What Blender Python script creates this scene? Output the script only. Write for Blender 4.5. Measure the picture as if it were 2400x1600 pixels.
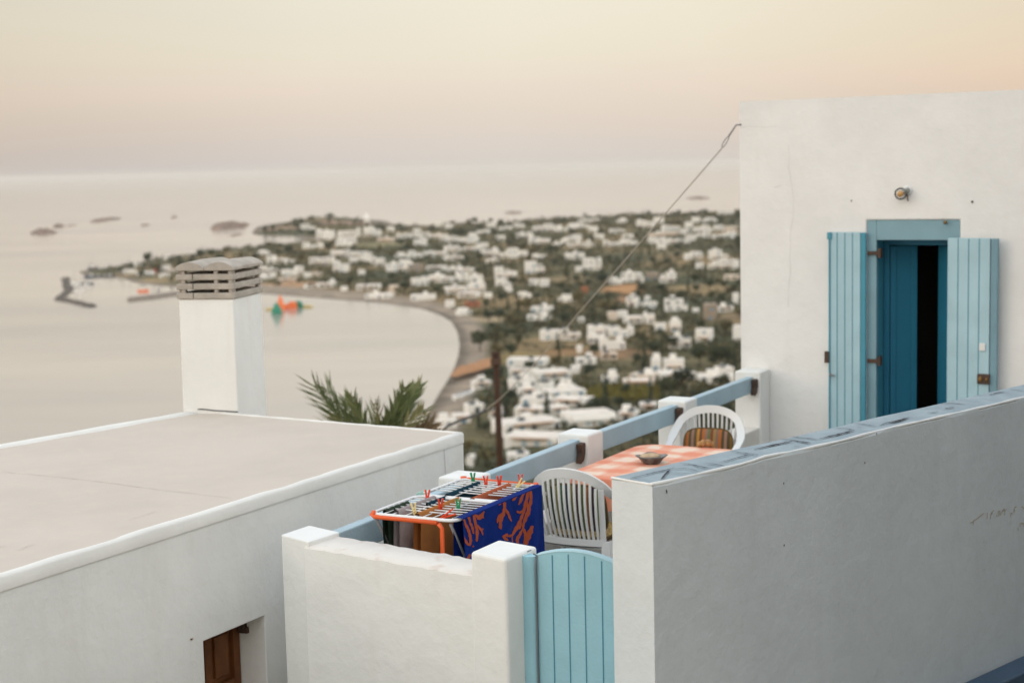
import bpy, bmesh, math, random
import numpy as np
from mathutils import Vector, Matrix
random.seed(7)
rng = np.random.default_rng(7)
for o in list(bpy.data.objects):
    bpy.data.objects.remove(o)
scene = bpy.context.scene
C = scene.collection

# ------------------------------------------------------------------ camera, world, sun, exposure
PITCH, ROLL, FOCAL = math.atan(410 / 3667.0), math.radians(1.346), 55.005
cd = bpy.data.cameras.new('camera')
cam = bpy.data.objects.new('camera', cd)
C.objects.link(cam)
cd.sensor_width = 36.0
cd.lens = FOCAL
cd.clip_start, cd.clip_end = 0.1, 600000
cam.matrix_world = (Matrix.Rotation(math.pi / 2 - PITCH, 4, 'X') @ Matrix.Rotation(-ROLL, 4, 'Z'))
cd.dof.use_dof = True
cd.dof.focus_distance = 7.9
cd.dof.aperture_fstop = 2.2
scene.camera = cam

SUN_EL, SUN_AZ = math.radians(13), math.radians(-112)       # azimuth from +Y towards +X: behind and left
sd = bpy.data.lights.new('sun', 'SUN')
sun = bpy.data.objects.new('sun', sd)
C.objects.link(sun)
sd.energy, sd.angle, sd.color = .38, math.radians(28), (1.0, 0.95, 0.88)
to_sun = Vector((math.sin(SUN_AZ) * math.cos(SUN_EL), math.cos(SUN_AZ) * math.cos(SUN_EL), math.sin(SUN_EL)))
sun.rotation_euler = to_sun.to_track_quat('Z', 'Y').to_euler()

world = bpy.data.worlds.new('World')
scene.world = world
world.use_nodes = True
nt = world.node_tree
nt.nodes.clear()
N = nt.nodes.new
L = nt.links.new


def ramp(tree, stops, interp='LINEAR'):
    n = tree.nodes.new('ShaderNodeValToRGB')
    n.color_ramp.interpolation = interp
    e = n.color_ramp.elements
    while len(e) > 1:
        e.remove(e[-1])
    e[0].position, e[0].color = stops[0][0], (*stops[0][1], 1)
    for p, c in stops[1:]:
        x = e.new(p)
        x.color = (*c, 1)
    return n


out = N('ShaderNodeOutputWorld')
bg = N('ShaderNodeBackground')
L(bg.outputs[0], out.inputs[0])
tc = N('ShaderNodeTexCoord')
sep = N('ShaderNodeSeparateXYZ')
L(tc.outputs['Generated'], sep.inputs[0])
# dusk sky opposite the set sun: grey earth shadow at the horizon, pink belt, cream, then pale blue overhead
elev = ramp(nt, [(0.0, (.64, .625, .595)), (.010, (.645, .622, .592)), (.024, (.655, .62, .59)), (.037, (.665, .622, .588)), (.050, (.70, .632, .598)),
                 (.070, (.70, .662, .597)), (.10, (.725, .680, .607)), (.16, (.78, .735, .65)), (.24, (.95, .90, .82)), (.40, (1.62, 1.57, 1.48)), (.62, (1.25, 1.3, 1.33)), (1.0, (.72, .88, 1.06))])
L(sep.outputs['Z'], elev.inputs[0])
# brighter, warmer towards the afterglow in the west (behind the camera, to its left)
dot = N('ShaderNodeVectorMath')
dot.operation = 'DOT_PRODUCT'
L(tc.outputs['Generated'], dot.inputs[0])
dot.inputs[1].default_value = (-.35, -.93, 0.12)
glow = ramp(nt, [(0.0, (0, 0, 0)), (.30, (.01, .009, .008)), (.6, (.10, .09, .075)), (1.0, (.38, .33, .26))])
mr = N('ShaderNodeMapRange')
mr.inputs['From Min'].default_value, mr.inputs['From Max'].default_value = -0.6, 1.0
L(dot.outputs['Value'], mr.inputs['Value'])
L(mr.outputs[0], glow.inputs[0])
# a little warm/pink drift across the field of view
drift = N('ShaderNodeTexNoise')
drift.inputs['Scale'].default_value = 2.2
drift.inputs['Detail'].default_value = 1.0
mp = N('ShaderNodeMapping')
mp.inputs['Scale'].default_value = (1.0, 1.0, 5.0)
L(tc.outputs['Generated'], mp.inputs['Vector'])
L(mp.outputs[0], drift.inputs['Vector'])
dr = ramp(nt, [(.35, (.955, .965, .98)), (.65, (1.035, 1.015, 1.0))])
L(drift.outputs['Fac'], dr.inputs[0])
mul = N('ShaderNodeMixRGB')
mul.blend_type = 'MULTIPLY'
mul.inputs[0].default_value = 1.0
arch = ramp(nt, [(0.0, (1, 1, 1)), (.2, (.9, .9, .9)), (.345, (.80, .785, .79)), (.44, (.965, .96, .965)), (.5, (1, 1, 1)), (.56, (.985, .97, .96)), (.655, (.86, .79, .77)), (.76, (1.25, 1.2, 1.17)), (1.0, (1.6, 1.55, 1.5))])
absx = N('ShaderNodeMath')
absx.operation = 'MULTIPLY_ADD'
absx.inputs[1].default_value = absx.inputs[2].default_value = .5
L(sep.outputs['X'], absx.inputs[0])
L(absx.outputs[0], arch.inputs[0])
mula = N('ShaderNodeMixRGB')
mula.blend_type = 'MULTIPLY'
mula.inputs[0].default_value = 1.0
L(elev.outputs[0], mula.inputs[1])
L(arch.outputs[0], mula.inputs[2])
L(mula.outputs[0], mul.inputs[1])
L(dr.outputs[0], mul.inputs[2])
add = N('ShaderNodeMixRGB')
add.blend_type = 'ADD'
add.inputs[0].default_value = 1.0
L(mul.outputs[0], add.inputs[1])
L(glow.outputs[0], add.inputs[2])
sky = N('ShaderNodeTexSky')
sky.sky_type = 'NISHITA'
sky.sun_disc = False
sky.sun_elevation = math.radians(2.0)
sky.sun_rotation = SUN_AZ
sky.altitude = 80
skm = N('ShaderNodeMixRGB')
skm.blend_type = 'MULTIPLY'
skm.inputs[0].default_value = 1.0
skm.inputs[2].default_value = (.10, .10, .10, 1)
L(sky.outputs[0], skm.inputs[1])
add2 = N('ShaderNodeMixRGB')
add2.blend_type = 'ADD'
add2.inputs[0].default_value = 1.0
L(add.outputs[0], add2.inputs[1])
L(skm.outputs[0], add2.inputs[2])
L(add2.outputs[0], bg.inputs['Color'])
bg.inputs['Strength'].default_value = 1.0

scene.view_settings.view_transform = 'Standard'
scene.view_settings.look = 'None'
scene.view_settings.exposure = 0.0
scene.view_settings.gamma = 1.0
scene.cycles.use_denoising = True
scene.cycles.max_bounces = 7
scene.cycles.volume_bounces = 1
scene.cycles.caustics_reflective = False
scene.cycles.caustics_refractive = False

# ------------------------------------------------------------------ pixel of the 2400x1600 photograph -> point in the place
FPX = 3667.0
_R = np.array((Matrix.Rotation(math.pi / 2 - PITCH, 3, 'X') @ Matrix.Rotation(-ROLL, 3, 'Z')))


def ray(x, y):
    return _R @ np.array([(x - 1200) / FPX, (800 - y) / FPX, -1.0])


def atz(x, y, z):
    d = ray(x, y)
    return Vector(d * (z / d[2]))


def onplane(x, y, p, n):
    d = ray(x, y)
    p, n = np.array(p), np.array(n)
    return Vector(d * (p.dot(n) / d.dot(n)))


def project(p):
    q = _R.T @ np.array(p)
    return 1200 + FPX * q[0] / -q[2], 800 - FPX * q[1] / -q[2]


# ------------------------------------------------------------------ materials
def mat(name, col, rough=.8, var=0.0, vscale=3.0, bump=0.0, bscale=40.0, spec=.3, col2=None, detail=5.0, metal=0.0, coords='Object'):
    m = bpy.data.materials.new(name)
    m.use_nodes = True
    t = m.node_tree
    b = t.nodes['Principled BSDF']
    b.inputs['Roughness'].default_value = rough
    b.inputs['Specular IOR Level'].default_value = spec
    b.inputs['Metallic'].default_value = metal
    b.inputs['Base Color'].default_value = (*col, 1)
    co = t.nodes.new('ShaderNodeTexCoord')
    if var or col2:
        n = t.nodes.new('ShaderNodeTexNoise')
        n.inputs['Scale'].default_value = vscale
        n.inputs['Detail'].default_value = detail
        t.links.new(co.outputs[coords], n.inputs['Vector'])
        c2 = col2 or tuple(max(0, c * (1 - var)) for c in col)
        r = ramp(t, [(.33, c2), (.67, col)])
        t.links.new(n.outputs['Fac'], r.inputs[0])
        t.links.new(r.outputs[0], b.inputs['Base Color'])
    if bump:
        n2 = t.nodes.new('ShaderNodeTexNoise')
        n2.inputs['Scale'].default_value = bscale
        n2.inputs['Detail'].default_value = 4
        t.links.new(co.outputs[coords], n2.inputs['Vector'])
        bp = t.nodes.new('ShaderNodeBump')
        bp.inputs['Strength'].default_value = bump
        bp.inputs['Distance'].default_value = .02
        t.links.new(n2.outputs['Fac'], bp.inputs['Height'])
        t.links.new(bp.outputs[0], b.inputs['Normal'])
    return m


def plaster(name, col, stain=(.62, .58, .52), amount=.25, bump=.25):
    """whitewashed render: broad tonal drift, faint drips and small rust specks, trowel bump"""
    m = mat(name, col, rough=.9, spec=.15)
    t = m.node_tree
    b = t.nodes['Principled BSDF']
    co = t.nodes.new('ShaderNodeTexCoord')
    n1 = t.nodes.new('ShaderNodeTexNoise')
    n1.inputs['Scale'].default_value = 1.3
    n1.inputs['Detail'].default_value = 6
    n1.inputs['Roughness'].default_value = .65
    t.links.new(co.outputs['Object'], n1.inputs['Vector'])
    r1 = ramp(t, [(.38, tuple(c * .93 for c in col)), (.62, col)])
    t.links.new(n1.outputs['Fac'], r1.inputs[0])
    mp_ = t.nodes.new('ShaderNodeMapping')
    mp_.inputs['Scale'].default_value = (5, 5, .7)
    t.links.new(co.outputs['Object'], mp_.inputs['Vector'])
    n2 = t.nodes.new('ShaderNodeTexNoise')
    n2.inputs['Scale'].default_value = 1.6
    n2.inputs['Detail'].default_value = 4
    t.links.new(mp_.outputs[0], n2.inputs['Vector'])
    r2 = ramp(t, [(.56, (0, 0, 0)), (.80, (amount,) * 3)])
    t.links.new(n2.outputs['Fac'], r2.inputs[0])
    mx = t.nodes.new('ShaderNodeMixRGB')
    mx.inputs[2].default_value = (*stain, 1)
    t.links.new(r2.outputs[0], mx.inputs[0])
    t.links.new(r1.outputs[0], mx.inputs[1])
    t.links.new(mx.outputs[0], b.inputs['Base Color'])
    n3 = t.nodes.new('ShaderNodeTexNoise')
    n3.inputs['Scale'].default_value = 9
    n3.inputs['Detail'].default_value = 8
    n3.inputs['Roughness'].default_value = .6
    t.links.new(co.outputs['Object'], n3.inputs['Vector'])
    bp = t.nodes.new('ShaderNodeBump')
    bp.inputs['Strength'].default_value = bump
    bp.inputs['Distance'].default_value = .03
    t.links.new(n3.outputs['Fac'], bp.inputs['Height'])
    t.links.new(bp.outputs[0], b.inputs['Normal'])
    return m


def painted(name, col, worn=None, var=.12):
    return mat(name, col, rough=.55, var=var, vscale=4, bump=.12, bscale=60, spec=.35, col2=worn)


M = {}
M['plaster'] = plaster('white plaster', (.81, .82, .80))
M['plaster_cap'] = plaster('weathered cap plaster', (.74, .71, .66), stain=(.52, .38, .31), amount=.75)
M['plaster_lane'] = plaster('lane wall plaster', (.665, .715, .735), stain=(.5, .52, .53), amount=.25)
M['plaster_house'] = plaster('house plaster', (.81, .815, .80), amount=.15)
M['roof'] = plaster('cream roof screed', (.58, .52, .455), stain=(.62, .52, .45), amount=.45, bump=.12)
M['interior'] = mat('dark interior', (.05, .045, .04), var=.2)  # near-black colour stands in for the shade inside the rooms
M['shutter'] = painted('pale blue paint', (.40, .595, .665))
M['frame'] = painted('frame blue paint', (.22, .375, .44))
M['jamb'] = painted('teal jamb paint', (.07, .30, .40))
M['door'] = painted('deep teal paint', (.018, .165, .265))
M['beam'] = painted('grey blue rail paint', (.385, .52, .59))
M['gate'] = painted('gate blue paint', (.31, .565, .66))
M['groove'] = mat('blue groove', (.06, .22, .30))
M['coping'] = mat('blue grey coping paint', (.31, .385, .42), rough=.7, vscale=7, bump=.35, bscale=25, col2=(.24, .305, .345))
M['crack'] = mat('dark crack', (.045, .05, .065), rough=.9)
M['hairline'] = mat('hairline crack', (.55, .54, .51), rough=.9)
M['iron'] = mat('rusty iron', (.06, .045, .038), rough=.7, col2=(.10, .055, .035), vscale=20)
M['brass'] = mat('old brass', (.28, .17, .06), rough=.4, metal=.7, var=.4, vscale=30)
M['wood'] = mat('brown shutter wood', (.20, .075, .022), rough=.5, col2=(.12, .042, .014), vscale=6)
M['tile'] = mat('grey cement chimney tile', (.46, .42, .37), rough=.9, col2=(.34, .31, .27), vscale=8, bump=.5, bscale=30)
M['plastic'] = mat('white plastic', (.72, .73, .72), rough=.35, spec=.5, var=.04)
M['wire'] = mat('white coated wire', (.75, .77, .78), rough=.35, spec=.5)
M['orange'] = mat('orange plastic', (.78, .12, .025), rough=.4, spec=.5)
M['strut'] = mat('grey steel', (.20, .20, .21), rough=.45, metal=.4)
M['red_pin'] = mat('red plastic', (.72, .06, .02), rough=.4)
M['green_pin'] = mat('green plastic', (.01, .28, .11), rough=.4)
M['yellow_pin'] = mat('cream plastic', (.78, .66, .30), rough=.4)
M['teal_pin'] = mat('pale teal plastic', (.35, .60, .55), rough=.4)
M['towel'] = mat('cobalt towel', (.006, .028, .20), rough=.95, var=.25, vscale=9, bump=.4, bscale=200, spec=.1)
M['coral'] = mat('coral print', (.40, .085, .038), rough=.95, var=.15, vscale=20, spec=.1)
M['cloth_brown'] = mat('ochre cloth', (.42, .17, .05), rough=.95, var=.3, vscale=5, spec=.1)
M['cloth_grey'] = mat('mauve grey cloth', (.36, .31, .31), rough=.95, var=.25, vscale=12, spec=.1)
M['cloth_dark'] = mat('black green cloth', (.016, .03, .02), rough=.95, col2=(.05, .07, .05), vscale=6, spec=.1)
M['cloth_navy'] = mat('dark teal cloth', (.012, .05, .075), rough=.95, var=.3, spec=.1)
M['cloth_red'] = mat('orange red cloth', (.48, .13, .06), rough=.95, var=.3, spec=.1)
M['bowl'] = mat('dark glazed pottery', (.05, .052, .058), rough=.3, col2=(.20, .20, .19), vscale=18)
M['bread'] = mat('brown crust', (.50, .27, .11), rough=.8, var=.4, vscale=30, bump=.5, bscale=60)
M['pole'] = mat('brown timber pole', (.06, .030, .018), rough=.85, var=.4, vscale=5)
M['cable'] = mat('grey cable', (.50, .47, .43), rough=.6)
M['cable_dark'] = mat('dark cable', (.07, .075, .09), rough=.6)
M['straw'] = mat('woven straw', (.60, .42, .16), rough=.9, var=.6, vscale=60, bump=.6, bscale=90)
M['paving'] = mat('brown grey paving', (.20, .165, .12), rough=.9, var=.4, vscale=5, bump=.4)
M['plinth'] = painted('dark blue painted kerb', (.055, .10, .16))
M['terrace'] = mat('grey terrace cement', (.36, .34, .32), rough=.9, var=.25, vscale=4)
M['white_plain'] = mat('distant whitewash', (.82, .80, .75), rough=.9, var=.06, vscale=.25)
M['white_warm'] = mat('distant cream render', (.70, .60, .49), rough=.9, var=.1, vscale=.25)
M['stone'] = mat('distant fieldstone', (.36, .29, .22), rough=.9, var=.3, vscale=.6)
M['roof_far'] = mat('distant flat roof', (.70, .645, .58), rough=.95, var=.15, vscale=.3)
M['pane'] = mat('distant dark window', (.05, .07, .085), rough=.3, spec=.6)
M['pane_blue'] = mat('distant blue shutter', (.13, .26, .36), rough=.6)
M['tile_roof'] = mat('terracotta roof', (.42, .17, .09), rough=.9, var=.3)
M['rock'] = mat('sea rock', (.30, .20, .145), rough=.95, col2=(.12, .10, .085), vscale=.2, bump=.8, bscale=.5)
M['boat_white'] = mat('boat white', (.75, .74, .71), rough=.3)
M['boat_dark'] = mat('boat dark hull', (.07, .09, .12), rough=.4)
M['slide_orange'] = mat('inflatable orange', (.80, .19, .06), rough=.5)
M['slide_green'] = mat('inflatable green', (.02, .22, .14), rough=.5)
M['slide_yellow'] = mat('inflatable yellow', (.55, .42, .12), rough=.5)
M['thatch'] = mat('reed thatch', (.42, .23, .12), rough=.95, var=.3)
M['bark'] = mat('bark', (.10, .07, .05), rough=.9, var=.3)


def leaf_mat(name, cols):
    m = bpy.data.materials.new(name)
    m.use_nodes = True
    t = m.node_tree
    b = t.nodes['Principled BSDF']
    b.inputs['Roughness'].default_value = .7
    b.inputs['Specular IOR Level'].default_value = .25
    g = t.nodes.new('ShaderNodeNewGeometry')
    oi = t.nodes.new('ShaderNodeObjectInfo')
    ad = t.nodes.new('ShaderNodeMath')
    ad.operation = 'MULTIPLY_ADD'
    ad.inputs[1].default_value = .62
    sc = t.nodes.new('ShaderNodeMath')
    sc.operation = 'MULTIPLY'
    sc.inputs[1].default_value = .38
    t.links.new(oi.outputs['Random'], sc.inputs[0])
    t.links.new(g.outputs['Random Per Island'], ad.inputs[0])
    t.links.new(sc.outputs[0], ad.inputs[2])
    n = len(cols)
    r = ramp(t, [(i / (n - 1), c) for i, c in enumerate(cols)])
    t.links.new(ad.outputs[0], r.inputs[0])
    t.links.new(r.outputs[0], b.inputs['Base Color'])
    return m


M['leaf'] = leaf_mat('evergreen foliage', [(.016, .032, .026), (.036, .052, .032), (.068, .08, .036), (.11, .10, .045)])
M['leaf_olive'] = leaf_mat('olive foliage', [(.045, .05, .026), (.085, .08, .035), (.13, .11, .045), (.17, .13, .055)])
M['leaf_scrub'] = leaf_mat('scrub foliage', [(.020, .036, .027), (.045, .056, .032), (.085, .082, .040), (.16, .12, .058)])
M['leaf_palm'] = leaf_mat('palm leaflets', [(.08, .115, .05), (.14, .18, .08), (.23, .25, .12), (.42, .34, .18)])
M['leaf_dry'] = leaf_mat('dry palm leaflets', [(.16, .12, .07), (.24, .17, .10), (.33, .24, .15)])
M['leaf_field'] = leaf_mat('vineyard leaves', [(.11, .10, .02), (.16, .14, .028), (.22, .17, .04)])

# ------------------------------------------------------------------ mesh building and tagging


class MB:
    def __init__(s):
        s.v, s.f, s.m = [], [], []

    def face(s, pts, mi=0):
        i = len(s.v)
        s.v += [tuple(p) for p in pts]
        s.f.append(tuple(range(i, i + len(pts))))
        s.m.append(mi)

    def grid(s, rows, mi=0, closed=False):
        i, n = len(s.v), len(rows[0])
        for r in rows:
            s.v += [tuple(p) for p in r]
        for a in range(len(rows) - 1):
            for b in range(n if closed else n - 1):
                c = (b + 1) % n
                s.f.append((i + a * n + b, i + a * n + c, i + (a + 1) * n + c, i + (a + 1) * n + b))
                s.m.append(mi)
        return i

    def prism(s, poly, z0, z1, mi=0):
        """poly: (x, y) or (x, y, ztop) counter-clockwise"""
        n, i = len(poly), len(s.v)
        for p in poly:
            s.v.append((p[0], p[1], z0))
        for p in poly:
            s.v.append((p[0], p[1], p[2] if len(p) > 2 else z1))
        s.f.append(tuple(i + k for k in reversed(range(n))))
        s.f.append(tuple(i + n + k for k in range(n)))
        s.m += [mi, mi]
        for k in range(n):
            j = (k + 1) % n
            s.f.append((i + k, i + j, i + n + j, i + n + k))
            s.m.append(mi)

    def box(s, c, ax, ay, az, mi=0):
        """centre and three half-axis vectors"""
        c, ax, ay, az = Vector(c), Vector(ax), Vector(ay), Vector(az)
        i = len(s.v)
        for k in (-1, 1):
            for a, b in ((-1, -1), (1, -1), (1, 1), (-1, 1)):
                s.v.append(tuple(c + ax * a + ay * b + az * k))
        for q in ((3, 2, 1, 0), (4, 5, 6, 7), (0, 1, 5, 4), (1, 2, 6, 5), (2, 3, 7, 6), (3, 0, 4, 7)):
            s.f.append(tuple(i + x for x in q))
            s.m.append(mi)

    def abox(s, x0, x1, y0, y1, z0, z1, mi=0):
        s.box(((x0 + x1) / 2, (y0 + y1) / 2, (z0 + z1) / 2), ((x1 - x0) / 2, 0, 0), (0, (y1 - y0) / 2, 0), (0, 0, (z1 - z0) / 2), mi)

    def tube(s, pts, r, n=8, mi=0, caps=True):
        pts = [Vector(p) for p in pts]
        rs = r if isinstance(r, (list, tuple)) else [r] * len(pts)
        rows, up = [], None
        for k, p in enumerate(pts):
            d = (pts[min(k + 1, len(pts) - 1)] - pts[max(k - 1, 0)])
            if d.length < 1e-9:
                d = Vector((0, 0, 1))
            d.normalize()
            if up is None:
                up = Vector((0, 0, 1)) if abs(d.z) < .9 else Vector((1, 0, 0))
            a = d.cross(up)
            if a.length < 1e-6:
                a = d.orthogonal()
            a.normalize()
            b = a.cross(d).normalized()
            up = b
            rows.append([p + (a * math.cos(2 * math.pi * q / n) + b * math.sin(2 * math.pi * q / n)) * rs[k] for q in range(n)])
        i = s.grid(rows, mi, closed=True)
        if caps:
            s.f.append(tuple(i + q for q in reversed(range(n))))
            s.f.append(tuple(i + (len(rows) - 1) * n + q for q in range(n)))
            s.m += [mi, mi]

    def sweep(s, pts, wd, w, td, t, mi=0):
        """rectangular band: width directions wd, thickness directions td (per point), half sizes w, t"""
        rows = []
        for k, p in enumerate(pts):
            p, a, b = Vector(p), Vector(wd[k]).normalized(), Vector(td[k]).normalized()
            ww = w[k] if isinstance(w, (list, tuple)) else w
            rows.append([p - a * ww - b * t, p + a * ww - b * t, p + a * ww + b * t, p - a * ww + b * t])
        i = s.grid(rows, mi, closed=True)
        n = len(rows)
        s.f.append((i + 3, i + 2, i + 1, i))
        s.f.append(tuple(i + (n - 1) * 4 + q for q in range(4)))
        s.m += [mi, mi]

    def lathe(s, prof, n=16, c=(0, 0, 0), mi=0):
        rows = [[(c[0] + r * math.cos(2 * math.pi * q / n), c[1] + r * math.sin(2 * math.pi * q / n), c[2] + z) for q in range(n)] for r, z in prof]
        s.grid(rows, mi, closed=True)

    def build(s, name, mats, parent=None, origin=None, local=False, bevel=0, seg=2, smooth=False):
        base = Vector((0, 0, 0))
        if not local:
            if parent is not None:
                base = parent.matrix_basis.translation.copy()
                q = parent.parent
                while q is not None:
                    base += q.matrix_basis.translation
                    q = q.parent
            elif origin is not None:
                base = Vector(origin)
            else:
                a = np.array(s.v)
                base = Vector(((a[:, 0].min() + a[:, 0].max()) / 2, (a[:, 1].min() + a[:, 1].max()) / 2, a[:, 2].min()))
        me = bpy.data.meshes.new(name)
        me.from_pydata([tuple(Vector(p) - base) for p in s.v], [], s.f)
        for m in (mats if isinstance(mats, (list, tuple)) else [mats]):
            me.materials.append(m)
        me.polygons.foreach_set('material_index', s.m)
        bm = bmesh.new()
        bm.from_mesh(me)
        if bevel:
            bmesh.ops.remove_doubles(bm, verts=bm.verts, dist=1e-5)
            bmesh.ops.recalc_face_normals(bm, faces=bm.faces)
            ed = [e for e in bm.edges if len(e.link_faces) == 2 and e.calc_face_angle(0) > .45]
            bmesh.ops.bevel(bm, geom=ed, offset=bevel, segments=seg, profile=.5, affect='EDGES', clamp_overlap=True)
        bmesh.ops.recalc_face_normals(bm, faces=bm.faces)
        bm.to_mesh(me)
        bm.free()
        if smooth:
            me.polygons.foreach_set('use_smooth', [True] * len(me.polygons))
        o = bpy.data.objects.new(name, me)
        C.objects.link(o)
        if parent is not None:
            o.parent = parent
        elif not local:
            o.location = base
        return o


def tag(o, label=None, cat=None, group=None, kind=None):
    for k, v in (('label', label), ('category', cat), ('group', group), ('kind', kind)):
        if v:
            o[k] = v
    return o


def thing(name, label, cat, loc=(0, 0, 0), rotz=0, group=None):
    o = bpy.data.objects.new(name, None)
    C.objects.link(o)
    o.location = loc
    o.rotation_euler = (0, 0, rotz)
    o.empty_display_size = .2
    return tag(o, label, cat, group)


def copy_tree(o, parent=None):
    c = o.copy()
    C.objects.link(c)
    if parent is not None:
        c.parent = parent
    for ch in list(o.children):
        copy_tree(ch, c)
    return c


def structure(o):
    return tag(o, kind='structure')


def flat(v):
    return Vector((v[0], v[1], 0))


# ------------------------------------------------------------------ the lie of the land: sea at z = -80, camera at the origin
SEA = -80.0
coast_px = [(880, 1250), (940, 1080), (985, 1000), (1010, 955), (1030, 920), (1052, 887), (1066, 858), (1075, 830), (1077, 805), (1072, 778), (1058, 754), (1030, 737), (990, 724),
            (930, 714), (870, 708), (812, 704), (753, 699), (700, 695), (664, 692), (600, 687), (520, 681), (420, 674), (360, 668), (313, 662), (300, 656), (272, 650), (240, 651), (212, 650),
            (190, 640), (184, 636), (215, 631), (262, 625), (290, 621), (330, 616), (352, 606), (420, 600), (470, 590), (560, 581), (598, 578), (620, 572), (660, 571), (700, 566), (712, 560),
            (690, 553), (640, 554), (604, 552), (592, 548), (600, 541), (640, 532), (690, 526), (740, 521), (800, 518), (862, 520), (930, 527), (1000, 528), (1100, 524), (1200, 520), (1300, 514),
            (1400, 510), (1500, 505), (1600, 499), (1730, 492), (1900, 485), (2150, 475)]
coast = [atz(x, y, SEA) for x, y in coast_px]
coast = np.array([(p.x, p.y) for p in coast] + [(2600, 2700), (2600, -2600), (-300, -2600), (-420, -300), (-250, 120), (-120, 300)])


def coast_dist(x, y):
    """signed distance to the shoreline, positive on land"""
    x, y = np.atleast_1d(np.asarray(x, float)), np.atleast_1d(np.asarray(y, float))
    best = np.full(x.shape, 1e12)
    inside = np.zeros(x.shape, bool)
    n = len(coast)
    for i in range(n):
        ax, ay = coast[i]
        bx, by = coast[(i + 1) % n]
        dx, dy = bx - ax, by - ay
        t = np.clip(((x - ax) * dx + (y - ay) * dy) / (dx * dx + dy * dy + 1e-9), 0, 1)
        best = np.minimum(best, (x - ax - t * dx) ** 2 + (y - ay - t * dy) ** 2)
        c = ((ay > y) != (by > y))
        with np.errstate(divide='ignore', invalid='ignore'):
            xi = dx * (y - ay) / (dy if dy != 0 else 1e-12) + ax
        inside ^= c & (x < xi)
    d = np.sqrt(best)
    return np.where(inside, d, -d)


def sm(a, b, x):
    t = np.clip((x - a) / (b - a), 0, 1)
    return t * t * (3 - 2 * t)


def ground(x, y):
    x, y = np.atleast_1d(np.asarray(x, float)), np.atleast_1d(np.asarray(y, float))
    d = coast_dist(x, y)
    r = np.hypot(x, y)
    z = SEA + np.clip(d * .035, -4, 1.4) + 5.0 * (1 - np.exp(-np.maximum(d - 40, 0) / 380.0))
    z += np.where(d > 30, .7 * np.sin(x / 47.0 + 1.3) * np.cos(y / 83.0) + .5 * np.sin(x / 23.0 + y / 61.0), 0)
    hp = atz(770, 519, SEA)
    z += 7 * np.exp(-((x - hp.x) / 70) ** 2 - ((y - hp.y + 60) / 160) ** 2)
    front = np.interp(r, [0, 6, 8, 11, 16, 45, 100, 200, 300, 390, 400], [-3.4, -3.4, -4.2, -5.5, -6.8, -11.0, -25, -48, -68, -85, -400])
    back = np.interp(r, [0, 8, 100, 300, 900, 2000, 2600], [-3.4, -3.4, 2, 16, 20, -40, -200])
    ang = np.degrees(np.abs(np.arctan2(x, y)))
    w = sm(62, 105, ang)
    side = np.interp(r, [0, 8, 40, 150, 500, 900], [-3.4, -3.6, -8, -25, -70, -200])
    hill = np.where(x < 0, front * (1 - w) + w * np.minimum(back, side), front * (1 - w) + w * back)
    return np.maximum(z, hill)


def land_at(px, py):
    z = SEA + 3
    for _ in range(8):
        p = atz(px, py, z)
        z = float(ground(p.x, p.y)[0])
    return Vector((p.x, p.y, z))


# terrain sheet (polar grid, finest where the photograph looks)
ang = np.concatenate([np.arange(-180, -26, 6.0), np.arange(-26, 26, .16), np.arange(26, 180, 6.0)])
rad = np.concatenate([[.5, 2, 4, 6, 7, 8, 9.5, 11, 13, 16, 20, 26, 34, 45, 60, 80, 105, 140, 180, 230, 280, 320], 340 * 1.0105 ** np.arange(0, 200)])
A, Rr = np.meshgrid(np.radians(ang), rad)
X, Y = Rr * np.sin(A), Rr * np.cos(A)
Zg = ground(X.ravel(), Y.ravel())
D = coast_dist(X.ravel(), Y.ravel())
na, nr = len(ang), len(rad)
vs = np.stack([X.ravel(), Y.ravel(), Zg], 1)
idx = np.arange(na * nr).reshape(nr, na)
q = np.stack([idx[:-1], np.roll(idx, -1, 1)[:-1], np.roll(idx, -1, 1)[1:], idx[1:]], -1).reshape(-1, 4)
me = bpy.data.meshes.new('ground')
me.from_pydata([tuple(v) for v in vs], [], [tuple(f) for f in q])
me.polygons.foreach_set('use_smooth', [True] * len(me.polygons))
# ground cover: sand near the water, bare ochre fields, dry scrub elsewhere
fields = [(1468, 678, 55, 13, (.36, .20, .10)), (1640, 678, 90, 14, (.24, .18, .10)), (1462, 702, 22, 7, (.34, .20, .12)), (1335, 655, 55, 9, (.22, .17, .10)), (1230, 838, 110, 16, (.22, .17, .08)),
          (1330, 825, 60, 10, (.24, .15, .08)), (1460, 922, 100, 20, (.20, .17, .05)), (1720, 745, 40, 20, (.2, .15, .09)), (660, 668, 90, 8, (.40, .25, .15)), (380, 655, 80, 6, (.27, .21, .12)),
          (1460, 828, 80, 14, (.22, .14, .08)), (880, 575, 60, 6, (.2, .18, .1)), (800, 522, 60, 5, (.30, .20, .16)), (650, 535, 60, 5, (.30, .21, .15)), (1150, 745, 50, 12, (.30, .24, .16)), (1580, 600, 60, 5, (.22, .16, .09))]
col = np.tile(np.array([.115, .102, .058]), (len(vs), 1))
n1 = np.sin(vs[:, 0] / 31.0 + 2 * np.sin(vs[:, 1] / 77.0)) * np.cos(vs[:, 1] / 59.0 + vs[:, 0] / 90.0)
col = np.where((n1 > .35)[:, None], np.array([.21, .155, .085]), col)
col = np.where((n1 < -.45)[:, None], np.array([.07, .076, .046]), col)
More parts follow.
